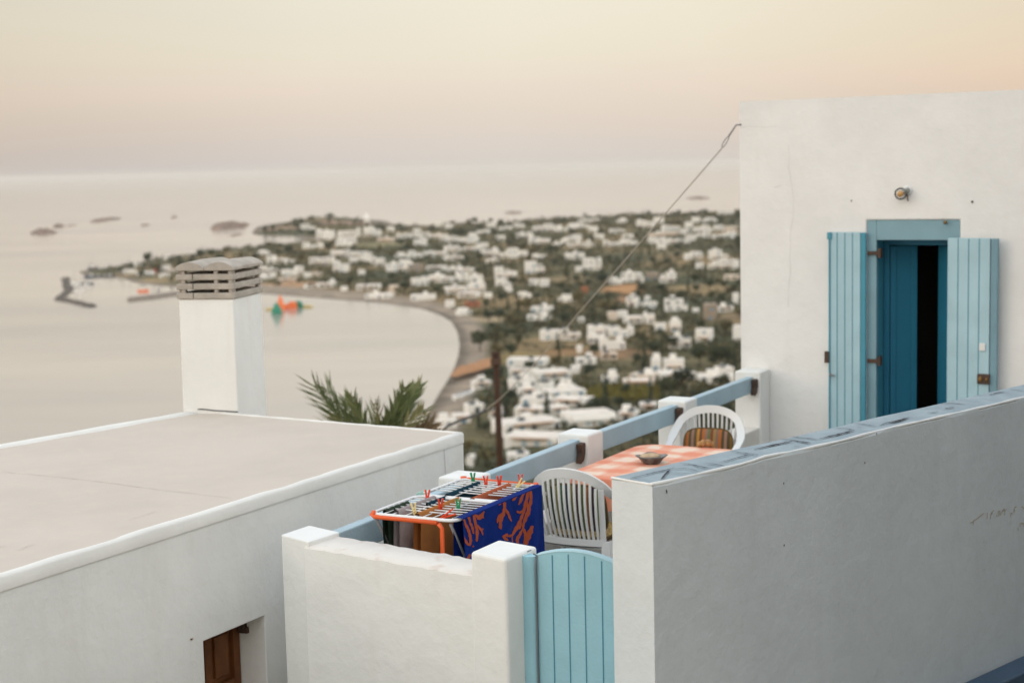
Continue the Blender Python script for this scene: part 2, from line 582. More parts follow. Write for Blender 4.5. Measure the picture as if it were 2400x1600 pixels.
for fx, fy, rx, ry, fc in fields:
    p0, px_, py_ = land_at(fx, fy), land_at(fx + rx, fy), land_at(fx, fy - ry)
    ex, ey = max((px_ - p0).length, 1), max((py_ - p0).length, 1)
    dirv = flat(py_ - p0).normalized()
    rel = vs[:, :2] - np.array([p0.x, p0.y])
    b_ = rel @ np.array([dirv.x, dirv.y])
    a_ = rel @ np.array([dirv.y, -dirv.x])
    w_ = 1 - sm(.75, 1.05, np.sqrt((a_ / ex) ** 2 + (b_ / ey) ** 2) + .12 * np.sin(a_ / 9) * np.cos(b_ / 13))
    col = col * (1 - w_[:, None]) + np.array(fc) * w_[:, None]
def beach_w(x, y):
    return np.interp(x, [-320, -240, -205, -110, -60, -25, 10], [6, 9, 44, 40, 26, 13, 12])


wid = beach_w(vs[:, 0], vs[:, 1])
bw = (1 - sm(wid * .8, wid * 1.25, D)) * (D > -40)
sand = np.array([.27, .225, .185])
wet = (1 - sm(1, 7, D))[:, None]
sandc = sand * (1 - .45 * wet)
col = col * (1 - bw[:, None]) + sandc * bw[:, None]
ca = me.color_attributes.new('cover', 'FLOAT_COLOR', 'POINT')
ca.data.foreach_set('color', np.concatenate([col, np.ones((len(vs), 1))], 1).ravel())
gm = mat('ground cover', (.1, .09, .06), rough=.95, spec=.1)
t_ = gm.node_tree
at_ = t_.nodes.new('ShaderNodeAttribute')
at_.attribute_name = 'cover'
nz = t_.nodes.new('ShaderNodeTexNoise')
nz.inputs['Scale'].default_value = .11
nz.inputs['Detail'].default_value = 8
tcg = t_.nodes.new('ShaderNodeTexCoord')
t_.links.new(tcg.outputs['Object'], nz.inputs['Vector'])
rz_ = ramp(t_, [(.3, (.62, .64, .62)), (.7, (1.3, 1.25, 1.15))])
t_.links.new(nz.outputs['Fac'], rz_.inputs[0])
mx_ = t_.nodes.new('ShaderNodeMixRGB')
mx_.blend_type = 'MULTIPLY'
mx_.inputs[0].default_value = 1
t_.links.new(at_.outputs['Color'], mx_.inputs[1])
t_.links.new(rz_.outputs[0], mx_.inputs[2])
t_.links.new(mx_.outputs[0], t_.nodes['Principled BSDF'].inputs['Base Color'])
me.materials.append(gm)
go = bpy.data.objects.new('ground', me)
C.objects.link(go)
structure(go)

# the sea: one disc to the horizon
wm = mat('calm sea', (.36, .315, .265), rough=.12, spec=.5)
t_ = wm.node_tree
b_ = t_.nodes['Principled BSDF']
b_.inputs['IOR'].default_value = 1.33
co = t_.nodes.new('ShaderNodeTexCoord')
mpw = t_.nodes.new('ShaderNodeMapping')
mpw.inputs['Scale'].default_value = (.35, 1.0, 1.0)
mpw.inputs['Rotation'].default_value = (0, 0, .25)
t_.links.new(co.outputs['Object'], mpw.inputs['Vector'])
w1 = t_.nodes.new('ShaderNodeTexNoise')
w1.inputs['Scale'].default_value = .06
w1.inputs['Detail'].default_value = 7
w1.inputs['Roughness'].default_value = .62
t_.links.new(mpw.outputs[0], w1.inputs['Vector'])
bp = t_.nodes.new('ShaderNodeBump')
bp.inputs['Strength'].default_value = .10
bp.inputs['Distance'].default_value = 1.0
t_.links.new(w1.outputs['Fac'], bp.inputs['Height'])
t_.links.new(bp.outputs[0], b_.inputs['Normal'])
w2 = t_.nodes.new('ShaderNodeTexNoise')
w2.inputs['Scale'].default_value = .006
w2.inputs['Detail'].default_value = 4
t_.links.new(mpw.outputs[0], w2.inputs['Vector'])
rw = ramp(t_, [(.36, (.275, .25, .23)), (.64, (.46, .395, .325))])
t_.links.new(w2.outputs['Fac'], rw.inputs[0])
t_.links.new(rw.outputs[0], b_.inputs['Base Color'])
s_ = MB()
rows = []
for r in (0.1, 300, 900, 2500, 8000, 30000, 60000):
    rows.append([(r * math.sin(2 * math.pi * k / 256), r * math.cos(2 * math.pi * k / 256), SEA) for k in range(256)])
s_.grid(rows, closed=True)
structure(s_.build('sea', wm, origin=(0, 0, SEA)))

# ------------------------------------------------------------------ terrace frame: P1 corner, a to the right (near), b away along the railing
P0 = Vector((-1.21, 7.882, 0))
VV = Vector((.485, .8745, 0))
UU = Vector((.8745, -.485, 0))


def T(a, b, z=0.0):
    p = P0 + UU * a + VV * b
    return Vector((p.x, p.y, z))


def Tbox(mb, a0, a1, b0, b1, z0, z1, mi=0):
    mb.prism([tuple(T(a0, b0)[:2]), tuple(T(a1, b0)[:2]), tuple(T(a1, b1)[:2]), tuple(T(a0, b1)[:2])], z0, z1, mi)


def ab(p):
    d = flat(p) - P0
    return d.dot(UU), d.dot(VV)


FLOOR, POST = -2.72, -1.85
LANE = -3.06
# lane wall line: near face through the end corner, thickness across
WE = atz(1529, 1135, -1.38)
WF = atz(2400, 932, -1.38)
WD = flat(WF - WE).normalized()
WN = Vector((WD.y, -WD.x, 0))              # towards the lane and the camera
WT = .245

# ------------------------------------------------------------------ terrace floor and lane
mb = MB()
fl = [T(.02, .02), T(1.25, -.06), T(1.9, .06)]
pe = flat(WE) - WN * (WT - .03) + WD * .15
fl = [T(.02, .1), T(1.3, .05), T(1.45, -.02), pe, flat(WE) - WN * (WT - .03) + WD * 7.3, T(.02, 6.83)]
mb.prism([tuple(p[:2]) for p in fl], FLOOR - .35, FLOOR)
structure(mb.build('terrace_floor', M['terrace']))

mb = MB()
mb.prism([tuple(p[:2]) for p in (flat(WE) - WD * 4.2 - WN * .02, flat(WE) - WD * 4.2 + WN * 5, flat(WE) + WD * 9 + WN * 5, flat(WE) + WD * 9 - WN * .02)], LANE - .5, LANE)
structure(mb.build('lane_paving', M['paving']))

# ------------------------------------------------------------------ lane wall with blue coping
near_px = [(1529, 1135), (1545, 1134), (1589, 1123.5), (1655, 1108), (1706, 1096), (1747, 1086), (1798, 1070), (1860, 1059), (1900, 1050), (1998, 1027), (2067, 1009), (2147, 990), (2273, 962.5), (2400, 931.7)]
far_px = [(1430, 1118.5), (1445, 1116), (1593, 1082), (1726, 1052), (1849, 1026), (1900, 1014), (1975, 997), (2044, 980), (2158, 956), (2250, 935), (2342, 914), (2400, 901)]
nears = [onplane(x, y, WE, WN) for x, y in near_px]
fars = [onplane(x, y, flat(WE) - WN * WT, WN) for x, y in far_px]


def along(p):
    return (flat(p) - flat(WE)).dot(WD)


def zint(pts, s):
    ss = [along(p) for p in pts]
    return float(np.interp(s, ss, [p.z for p in pts]))


LW = 7.6
zn = lambda s: zint(nears, s)
zf = lambda s: zint(fars, s)
tl = thing('garden_wall', 'long white plastered wall with blue painted top running from the gate past the shuttered door', 'wall', (WE.x, WE.y, LANE))
S = np.unique(np.concatenate([np.linspace(0, 3.6, 37), np.linspace(3.6, LW, 9)]))
mb = MB()
LIP = .016
rows = [[], [], [], [], [], []]
for s in S:
    b0 = flat(WE) + WD * s
    ze, zb = zn(s), zf(s)
    wob = .003 * math.sin(s * 9) + .002 * math.sin(s * 23)
    rows[0].append(b0 + Vector((0, 0, -4.2)))
    rows[1].append(b0 + Vector((0, 0, ze - .014)))
    rows[2].append(b0 - WN * (.005 + wob) + Vector((0, 0, ze + .003)))
    rows[3].append(b0 - WN * .03 + Vector((0, 0, ze - .003)))
    rows[4].append(b0 - WN * (WT - .004) + Vector((0, 0, zb - .01)))
    rows[5].append(b0 - WN * WT + Vector((0, 0, -4.2)))
i = mb.grid(rows)
n = len(S)
mb.f.append(tuple(i + k * n for k in range(6)))
mb.f.append(tuple(i + k * n + n - 1 for k in reversed(range(6))))
mb.m += [0, 0]
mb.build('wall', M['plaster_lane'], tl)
mb = MB()
r0, r1, r2 = [], [], []
for s in S:
    b0 = flat(WE) + WD * s
    e = .018 if s > .02 else .03
    w_ = .004 * math.sin(s * 7.3) + .003 * math.sin(s * 19)
    sa = max(s, .003)
    b0 = flat(WE) + WD * sa
    r0.append(b0 - WN * (LIP + w_) + Vector((0, 0, zn(s) + .0002)))
    r1.append(b0 - WN * (WT * .5) + Vector((0, 0, (zn(s) + zf(s)) / 2 + .008)))
    r2.append(b0 - WN * (WT - .003) + Vector((0, 0, zf(s) + .001)))
mb.grid([r0, r1, r2])
mb.grid([r2, [p + Vector((0, 0, -.03)) - WN * .002 for p in r2]])
mb.grid([[r0[0], r1[0], r2[0]], [p - WD * .001 + Vector((0, 0, -.03)) for p in (r0[0], r1[0], r2[0])]])
cp = mb.build('coping', M['coping'], tl, smooth=True)
mb = MB()
lipp = [flat(WE) + WD * s - WN * (.009 + .003 * math.sin(s * 8.1)) + Vector((0, 0, zn(s) - .001)) for s in S]
mb.tube(lipp, [.0085 + .002 * math.sin(k * 1.7) for k in range(len(lipp))], 8)
mb.tube([flat(WE) + WD * .004 - WN * (WT * u) + Vector((0, 0, zn(0) * (1 - u) + zf(0) * u - .002)) for u in np.linspace(.0, 1, 8)], .006, 8)
mb.build('white_lip', M['plaster'], tl, smooth=True)
# open joints and cracks between the coping slabs, traced as real narrow grooves (dark strips)


def ctop(px, py):
    p = onplane(px, py, nears[0], (0, 0, 1))
    for _ in range(4):
        s = along(p)
        off = -(flat(p) - flat(WE)).dot(WN)
        off = min(max(off, LIP), WT - .004)
        tt = off / WT
        z = zn(s) * (1 - tt) + zf(s) * tt + .008 * (1 - abs(2 * tt - 1))
        p = onplane(px, py, Vector((0, 0, z)), (0, 0, 1))
    return p + Vector((0, 0, .006))


def c49(x, y):
    return 1420 + x / 4.9, 1000 + y / 4.9


def c43(x, y):
    return 1860 + x / 4.3556, 880 + y / 4.3556


cracks = [([c49(x, y) for x, y in l], w) for l, w in (
    ([(275, 602), (420, 570), (560, 535), (700, 505), (790, 478)], .007), ([(635, 612), (665, 580), (708, 528), (740, 500)], .010), ([(800, 490), (920, 490), (1070, 522)], .004),
    ([(840, 430), (940, 436), (1060, 462), (1220, 490)], .007), ([(1140, 428), (1260, 440), (1370, 464)], .005), ([(1300, 420), (1430, 388), (1560, 350), (1660, 325)], .007),
    ([(1430, 285), (1550, 306), (1660, 320), (1750, 330)], .006), ([(1705, 268), (1860, 235), (2000, 203), (2140, 178)], .014), ([(2010, 155), (2110, 158), (2230, 178), (2352, 195)], .008),
    ([(2130, 122), (2240, 135), (2352, 148)], .006), ([(760, 540), (930, 545), (1060, 548)], .003), ([(2160, 235), (2225, 232)], .004))]
cracks += [([c43(x, y) for x, y in l], w) for l, w in (
    ([(0, 635), (130, 648), (250, 660)], .006), ([(255, 655), (380, 625), (500, 598), (620, 565)], .011), ([(425, 540), (520, 550), (620, 563)], .008), ([(0, 672), (90, 688), (170, 698)], .007),
    ([(610, 492), (740, 510), (870, 525)], .007), ([(945, 488), (1030, 478), (1090, 462), (1180, 437)], .016), ([(1360, 384), (1410, 386), (1480, 372)], .006), ([(1545, 345), (1600, 336), (1640, 330)], .010),
    ([(1500, 286), (1610, 290), (1740, 298)], .008), ([(2000, 205), (2080, 185), (2150, 172)], .010), ([(2200, 148), (2352, 165)], .006), ([(640, 535), (720, 540)], .003), ([(880, 520), (960, 485)], .005))]
mb = MB()
for pts, w in cracks:
    P = [ctop(x, y) for x, y in pts]
    fine = []
    for a_, b_ in zip(P[:-1], P[1:]):
        for k in range(4):
            fine.append(a_.lerp(b_, k / 4))
    fine.append(P[-1])
    lft, rgt = [], []
    for k, p in enumerate(fine):
        d = flat(fine[min(k + 1, len(fine) - 1)] - fine[max(k - 1, 0)]).normalized()
        nrm = Vector((-d.y, d.x, 0))
        ww = w * .5 * (.8 + 1.2 * abs(nrm.y)) * (.5 + .5 * random.random()) * min(1, .3 + 4 * min(k, len(fine) - 1 - k) / len(fine))
        j = nrm * random.uniform(-.0025, .0025)
        lft.append(p + nrm * ww + j)
        rgt.append(p - nrm * ww + j)
    mb.grid([lft, rgt])
mb.build('open_joint', M['crack'], cp)
# scratched, unreadable orange pencil writing on the lane face
g = lambda x, y: (2250 + x / 10.453, 1140 + y / 10.453)
strokes = [[(325, 930), (335, 820), (380, 810), (470, 740), (580, 650)], [(250, 890), (330, 850)], [(665, 790), (675, 640)], [(745, 790), (755, 680), (800, 610), (830, 570)], [(760, 640), (800, 660)], [(895, 690), (910, 740)],
           [(940, 730), (935, 600), (985, 600), (970, 690)], [(985, 690), (1060, 560)], [(1060, 600), (1075, 530), (1100, 600), (1140, 540)], [(1095, 690), (1100, 610)], [(1240, 740), (1255, 640), (1280, 660)],
           [(1310, 620), (1345, 490), (1385, 500)], [(1340, 620), (1330, 540)], [(1510, 510), (1540, 480), (1568, 540)], [(1430, 1080), (1425, 1010)], [(1480, 980), (1490, 890), (1550, 900)], [(1550, 970), (1560, 880)]]
mb = MB()
for st in strokes:
    P = [onplane(*g(x, y), flat(WE) + WN * .0025, WN) for x, y in st]
    w = .0028
    for a_, b_ in zip(P[:-1], P[1:]):
        d = (b_ - a_).normalized()
        nn = d.cross(WN)
        mb.face([a_ - nn * w, b_ - nn * w, b_ + nn * w, a_ + nn * w])
mb.build('pencil_writing', mat('faded ochre pencil', (.50, .42, .30), rough=.9), tl)
mb = MB()
for px, py in ((1562, 1149), (1837, 1132), (1563, 1153), (1838, 1277), (2027, 1084), (2055, 1016)):
    c = onplane(px, py, flat(WE) + WN * .002, WN)
    mb.face([c + WD * (.004 * math.cos(a)) + Vector((0, 0, .006 * math.sin(a))) for a in np.linspace(0, 2 * math.pi, 7)[:-1]])
mb.build('pit_mark', M['crack'], tl)
# dark blue painted kerb along the foot of the wall
kb = onplane(2400, 1533, WE, WN)
KZ = kb.z
mb = MB()
mb.prism([tuple((flat(WE) + WD * s + WN * o)[:2]) for s, o in ((-.0, .004), (-.0, .16), (LW, .16), (LW, .004))], LANE - .3, KZ)
mb.build('painted_kerb', M['plinth'], tl, bevel=.01)

# unseen house added right of the lane to shade the long wall
OH = thing('lane_shade_house', 'unseen grey stone house added across the lane to shade the long wall', 'house', tuple(flat(WE) + WD * 3 + WN * 5.5 + Vector((0, 0, LANE))))
OW = lambda s, o: tuple((flat(WE) + WD * s + WN * o)[:2])
mb = MB()
mb.prism([OW(-.6, 3.4), OW(-.6, 8), OW(9, 8), OW(9, 3.4)], LANE - 1, 3.2)
mb.prism([OW(-.6, 3.4), OW(-.6, 3.6), OW(9, 3.6), OW(9, 3.4)], 3.2, 3.45)
mb.build('wall', mat('grey fieldstone', (.33, .34, .35), rough=.9, var=.35, vscale=3, bump=.8, bscale=8), OH)
mb = MB()
mb.prism([OW(2, 3.385), OW(2, 3.398), OW(2.9, 3.398), OW(2.9, 3.385)], LANE, LANE + 2.05)
mb.build('door', M['jamb'], OH, bevel=.003)
mb = MB()
mb.prism([OW(4.5, 3.385), OW(4.5, 3.398), OW(5.4, 3.398), OW(5.4, 3.385)], LANE + 1.0, LANE + 2.1)
mb.build('shutter', M['shutter'], OH, bevel=.003)

# ------------------------------------------------------------------ terrace front wall, corner post and gate pillar
tw = thing('terrace_wall', 'low white plastered wall with raised corner post and gate pillar in front of the clothes rack', 'wall', tuple(T(.7, 0, -3.6)))
mb = MB()
poly = [(*T(.20, -.045)[:2], -1.872), (*T(1.24, -.128)[:2], -1.90), (*T(1.24, .105)[:2], -1.90), (*T(.20, .16)[:2], -1.868)]
# wavy hand-finished top edge
ns = 26
rows = [[], [], [], []]
for k in range(ns + 1):
    a = .20 + 1.04 * k / ns
    zt = -1.870 - .03 * k / ns + random.uniform(-.003, .003)
    f = -.074 - .054 * k / ns + random.uniform(-.002, .002)
    bk = .16 - .055 * k / ns
    rows[0].append(T(a, f, -3.8))
    rows[1].append(T(a, f, zt - .012))
    rows[2].append(T(a, f + .016, zt))
    rows[3].append(T(a, bk - .01, zt + .004 + random.uniform(-.003, .003)))
mb.grid(rows[:2])
mb.build('wall_face', M['plaster'], tw, smooth=True)
mb = MB()
mb.grid(rows[1:] + [[p + Vector((0, 0, -.02)) + VV * .01 for p in rows[3]], [T(.20 + 1.04 * k / ns, .165 - .055 * k / ns, -2.9) for k in range(ns + 1)]])
mb.build('wall_top', M['plaster_cap'], tw, smooth=True)
mb = MB()
poly = [atz(658.7, 1252, POST), atz(724, 1269, POST), atz(796, 1246, POST), atz(724.6, 1230, POST)]
mb.prism([tuple(p[:2]) for p in poly], -3.8, POST)
mb.build('corner_post', M['plaster'], tw, bevel=.007, seg=3)
mb = MB()
ptop = -1.79
mb.prism([(*T(1.205, -.129)[:2], ptop), (*T(1.405, -.146)[:2], ptop - .012), (*T(1.445, .092)[:2], ptop), (*T(1.215, .125)[:2], ptop + .004)], -3.8, ptop)
gp = mb.build('gate_pillar', M['plaster'], tw, bevel=.016, seg=3)

# ------------------------------------------------------------------ gate
GB = -.005                                      # gate plane
gate_p, gate_n = T(1.4, GB), VV


def ga(px, py=1400):
    return ab(onplane(px, py, gate_p, gate_n))[0]


a0, a1 = ga(1224, 1330), ga(1257, 1330)
a_end = ga(1430, 1330) + .09
tg = thing('garden_gate', 'pale blue board gate with arched top between white pillar and long wall', 'gate', tuple(T((a0 + a_end) / 2, GB, -3.6)))
mb = MB()
rows = []
zt = onplane(1240, 1301, gate_p, gate_n).z
for z in (-3.7, zt):
    rows.append([T(a0 + (a1 - a0) * (.5 - .5 * math.cos(math.pi * k / 10)), GB - .026 * math.sin(math.pi * k / 10) + .0, z) for k in range(11)] + [T(a1, GB + .04, z), T(a0, GB + .04, z)])
i = mb.grid(rows, closed=True)
mb.f.append(tuple(i + 13 + k for k in range(13)))
mb.m.append(0)
mb.build('hinge_post', M['gate'], tg)
# arched leaf
LA = a1 + .005
arch_px = [(1259, 1301), (1275, 1297.5), (1295, 1294.5), (1320, 1292.5), (1345, 1293), (1370, 1296.5), (1395, 1303), (1412, 1309), (1430, 1317)]
ap = [onplane(x, y, gate_p, gate_n) for x, y in arch_px]
aa, az = [ab(p)[0] for p in ap], [p.z for p in ap]
pf = np.polyfit(aa, az, 2)
top = lambda a: float(np.polyval(pf, a))
mb = MB()
NA = 24
fr = [T(LA + (a_end - LA) * k / NA, GB - .0, -3.7) for k in range(NA + 1)]
ft = [T(LA + (a_end - LA) * k / NA, GB - .0, top(LA + (a_end - LA) * k / NA)) for k in range(NA + 1)]
bt = [p + VV * .034 for p in ft]
bb = [p + VV * .034 for p in fr]
mb.grid([fr, ft])
mb.grid([bt, bb])
mb.face([fr[0], bb[0], bt[0], ft[0]])
mb.face([fr[-1], ft[-1], bt[-1], bb[-1]])
lf = mb.build('gate_leaf', M['gate'], tg)
mb = MB()
mb.grid([[p + Vector((0, 0, .001)) - VV * .002 for p in ft], [p + Vector((0, 0, .009)) + VV * .002 for p in ft], [p + Vector((0, 0, .009)) - VV * .002 for p in bt], [p + Vector((0, 0, .001)) + VV * .002 for p in bt]])
mb.build('arched_top_rail', M['shutter'], lf, smooth=True)
mb = MB()
for gx in (1294.5, 1332, 1370, 1410):
    a = ga(gx, 1310)
    zt_ = top(a) - .012
    mb.abox(-1, 1, -1, 1, -1, 1) if False else None
    p, q_ = T(a - .0028, GB - .0015, -3.7), T(a + .0028, GB - .0015, -3.7)
    mb.face([p, q_, Vector((q_.x, q_.y, zt_)), Vector((p.x, p.y, zt_))])
mb.build('board_joint', M['groove'], lf)
mb = MB()
mb.tube([onplane(1225, 1295.5, T(0, .02), VV), onplane(1245, 1288, T(0, .02), VV)], .003, 6)
wz = onplane(1258, 1300, gate_p, gate_n)
mb.tube([onplane(1250, 1297, T(0, -.02), VV), wz - VV * .004, wz - VV * .012 + Vector((0, 0, -.05)), wz - VV * .012 + Vector((0, 0, -1.4))], .0042, 6)
mb.build('tie_wire', M['strut'], tg)

# ------------------------------------------------------------------ railing: posts, painted beams, brackets, low parapet
tr = thing('terrace_railing', 'row of white posts joined by grey blue beams along the sea side of the terrace', 'railing', tuple(T(.12, 3.3, -3.2)))
pw = .24
pb = [1.595, 3.235, 4.905, 6.60]
pa = [-.03, -.005, -.02, -.045]
caps = [atz(x, y, POST) for x, y in ((1025, 1117), (1306, 1015), (1541, 936), (1722, 872))]
posts = []
for k, (b, c) in enumerate(zip(pb, caps)):
    a_, b_ = ab(c)
    posts.append((a_, b_))
    mb = MB()
    lean = .004
    Tbox(mb, a_, a_ + pw, b_, b_ + (pw if k < 3 else .235), -3.0, POST + (0.012 if k == 3 else random.uniform(-.004, .004)))
    mb.build('post', M['plaster'], tr, bevel=.016, seg=3)
allp = [(0, -.02)] + posts
for k in range(4):
    (pa0, pb0), (pa1, pb1) = allp[k], allp[k + 1]
    o0, o1 = pa0 + .10, pa1 + .10
    s0, s1 = T(o0, pb0 + pw - .02), T(o1, pb1 + .005)
    d = flat(s1 - s0).normalized()
    nn = Vector((d.y, -d.x, 0))
    zt0, zt1 = POST - .035, POST - .035
    mb = MB()
    mb.prism([tuple(p[:2]) for p in (s0, s0 + nn * .07, s1 + nn * .07, s1)], POST - .175, POST - .035)
    bm_ = mb.build('beam', M['beam'], tr, bevel=.008)
    if k > 0 or True:
        e = s1 + nn * .072 - d * .03
        if k == 0:
            e = s1 + nn * .072 - d * .03
        mb = MB()
        pr = [(-.035, -.055), (.035, -.05), (.035, -.10), (.0, -.175), (-.05, -.19), (-.025, -.12)]
        f_ = [e + d * x + Vector((0, 0, POST + z)) for x, z in pr]
        mb.face(f_)
        mb.face([p + nn * .045 for p in reversed(f_)])
        mb.grid([f_ + [f_[0]], [p + nn * .045 for p in f_ + [f_[0]]]])
        mb.build('bracket', M['iron'], bm_, bevel=.005)
    mb = MB()
    zt_ = -2.33
    mb.prism([tuple(p[:2]) for p in (T(pa0 + .02, pb0 + pw - .01), T(pa0 + pw - .015, pb0 + pw - .01), T(pa1 + pw - .015, pb1 + .01), T(pa1 + .02, pb1 + .01))], -6.6 if k else -6.6, zt_)
    mb.build('parapet', M['plaster_cap'], tr, bevel=.012)

# ------------------------------------------------------------------ house with the shuttered door
HB = posts[3][1] + .24
Hp, Hn = T(0, HB), VV


def hp(px, py, depth=0.0):
    """point on the house front (depth metres behind it)"""
    p = onplane(px, py, Hp + VV * depth, Hn)
    return p


def hz(px, py, depth=0.0):
    p = hp(px, py, depth)
    return ab(p)[0], p.z


ha0 = hz(1735, 560)[0]
ztop = hz(2080, 224)[1]
HW = 7.0
z8 = lambda x, y: (1900 + x / 2.614, 400 + y / 2.614)
dl, dtop = hz(*z8(343, 303))
dr_ = hz(*z8(915, 330))[0]
th = thing('village_house', 'white plastered house with pale blue shuttered door above the terrace', 'house', tuple(T(ha0 + 2.5, HB + 2.5, -6)))


def holed(mb, a0, a1, z0, z1, h, b0, b1, mi=0):
    """upright wall in the terrace frame from b0 (front) to b1 with one rectangular hole h = (a, a, z, z)"""
    A_ = [a0, h[0], h[1], a1]
    Z_ = [z0, h[2], h[3], z1]
    for b in (b0, b1):
        for i in range(3):
            for j in range(3):
                if (i, j) != (1, 1):
                    f = [T(A_[i], b, Z_[j]), T(A_[i + 1], b, Z_[j]), T(A_[i + 1], b, Z_[j + 1]), T(A_[i], b, Z_[j + 1])]
                    mb.face(f if b == b0 else f[::-1], mi)
    for (p, q_) in (((a0, z0), (a0, z1)), ((a0, z1), (a1, z1)), ((a1, z1), (a1, z0)), ((a1, z0), (a0, z0)), ((h[0], h[2]), (h[0], h[3])), ((h[0], h[3]), (h[1], h[3])), ((h[1], h[3]), (h[1], h[2])), ((h[1], h[2]), (h[0], h[2]))):
        mb.face([T(p[0], b0, p[1]), T(q_[0], b0, q_[1]), T(q_[0], b1, q_[1]), T(p[0], b1, p[1])], mi)


mb = MB()
holed(mb, ha0, ha0 + HW, -6.8, ztop, (dl, dr_, FLOOR, dtop), HB, HB + .5)
Tbox(mb, ha0, ha0 + .4, HB + .503, HB + 5, -6.8, ztop - .002)
Tbox(mb, ha0 + HW - .4, ha0 + HW, HB + .503, HB + 5, -6.8, ztop - .002)
Tbox(mb, ha0, ha0 + HW, HB + 5.003, HB + 5.4, -6.8, ztop - .002)
mb.build('wall', M['plaster_house'], th, bevel=.014, seg=3)
mb = MB()
Tbox(mb, ha0 + .403, ha0 + HW - .403, HB + .506, HB + 4.997, ztop - .3, ztop - .06)
mb.build('roof', M['roof'], th)
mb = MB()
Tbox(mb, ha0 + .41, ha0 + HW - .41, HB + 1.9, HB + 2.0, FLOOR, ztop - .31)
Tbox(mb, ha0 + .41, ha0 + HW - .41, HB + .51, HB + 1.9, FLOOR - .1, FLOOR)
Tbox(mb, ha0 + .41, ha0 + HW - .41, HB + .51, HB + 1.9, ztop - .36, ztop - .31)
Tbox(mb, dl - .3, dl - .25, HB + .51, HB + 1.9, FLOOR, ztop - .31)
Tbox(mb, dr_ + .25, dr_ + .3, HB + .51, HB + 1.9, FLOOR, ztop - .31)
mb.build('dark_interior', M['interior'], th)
# door surround: casing boards, reveal lining
mb = MB()
cw = hz(*z8(400, 800))[0] - dl
hl = .17
Tbox(mb, dl + .001, dl + cw, HB + .012, HB + .06, FLOOR, dtop - .001)
Tbox(mb, dl + cw + .001, dr_ - .001, HB + .012, HB + .06, dtop - hl, dtop - .001)
Tbox(mb, dr_ - cw, dr_ - .001, HB + .012, HB + .06, FLOOR, dtop - hl - .001)
fo = mb.build('door_frame', M['frame'], th, bevel=.004)
mb = MB()
Tbox(mb, dl + .004, dl + cw - .004, HB + .062, HB + .33, FLOOR, dtop - .01)
Tbox(mb, dr_ - cw + .004, dr_ - .004, HB + .062, HB + .33, FLOOR, dtop - hl - .01)
Tbox(mb, dl + cw, dr_ - cw, HB + .062, HB + .33, dtop - hl - .0, dtop - hl + .06)
mb.build('reveal_lining', M['jamb'], fo)
# inner door, two narrow leaves, the left one ajar
i0, i1 = dl + cw, dr_ - cw
zt_ = dtop - hl - .005
mb = MB()
Tbox(mb, i0, i0 + .05, HB + .24, HB + .33, FLOOR, zt_)
Tbox(mb, i0 + .051, i1 - .051, HB + .24, HB + .33, zt_ - .05, zt_)
Tbox(mb, i1 - .05, i1, HB + .24, HB + .33, FLOOR, zt_)
mb.build('inner_frame', M['door'], fo, bevel=.004)


def leaf(a_hinge, sgn, ang, w, b0, z0, z1, t=.04):
    d = (UU * (sgn * math.cos(ang)) + VV * math.sin(ang))
    nrm = Vector((-d.y, d.x, 0))
    p = T(a_hinge, b0)
    return p, d, nrm


p_, d_, n_ = leaf(i0 + .052, 1, math.radians(33), .235, HB + .26, FLOOR, zt_)
mb = MB()
q0 = [p_, p_ + d_ * .235, p_ + d_ * .235 + n_ * .04, p_ + n_ * .04]
mb.prism([tuple(v[:2]) for v in q0], FLOOR + .02, zt_ - .06)
for u0, u1 in ((.0, .05), (.185, .235)):
    mb.prism([tuple((p_ + d_ * u + n_ * w)[:2]) for u, w in ((u0, -.014), (u1, -.014), (u1, -.001), (u0, -.001))], FLOOR + .02, zt_ - .062)
mb.build('door_leaf', M['door'], th, bevel=.004)
p_, d_, n_ = leaf(i1 - .052, -1, math.radians(50), .235, HB + .26, FLOOR, zt_)
mb = MB()
mb.prism([tuple(v[:2]) for v in (p_, p_ + d_ * .235, p_ + d_ * .235 - n_ * .04, p_ - n_ * .04)], FLOOR + .02, zt_ - .06)
mb.build('door_leaf', M['door'], th, bevel=.004)
# shutters
def shutter(hinge, dvec, w, z0, z1, boards, thick=.035):
    """board shutter hinged at a point, opened along dvec; the outer face looks to the camera side"""
    nrm = Vector((dvec.y, -dvec.x, 0))
    if nrm.dot(VV) > 0:
        nrm = -nrm
    mb = MB()
    mb.prism([tuple(v[:2]) for v in (hinge, hinge + dvec * w, hinge + dvec * w + nrm * thick, hinge + nrm * thick)], z0, z1)
    o = mb.build('shutter', M['shutter'], th, bevel=.004)
    mb = MB()
    for k in range(1, boards):
        c = hinge + dvec * (w * k / boards) + nrm * (thick + .0012)
        h_ = dvec * .0035
        mb.face([c - h_ + Vector((0, 0, z0 + .002)), c + h_ + Vector((0, 0, z0 + .002)), c + h_ + Vector((0, 0, z1 - .002)), c - h_ + Vector((0, 0, z1 - .002))])
    mb.build('board_joint', M['groove'], o)
    return o, nrm, thick


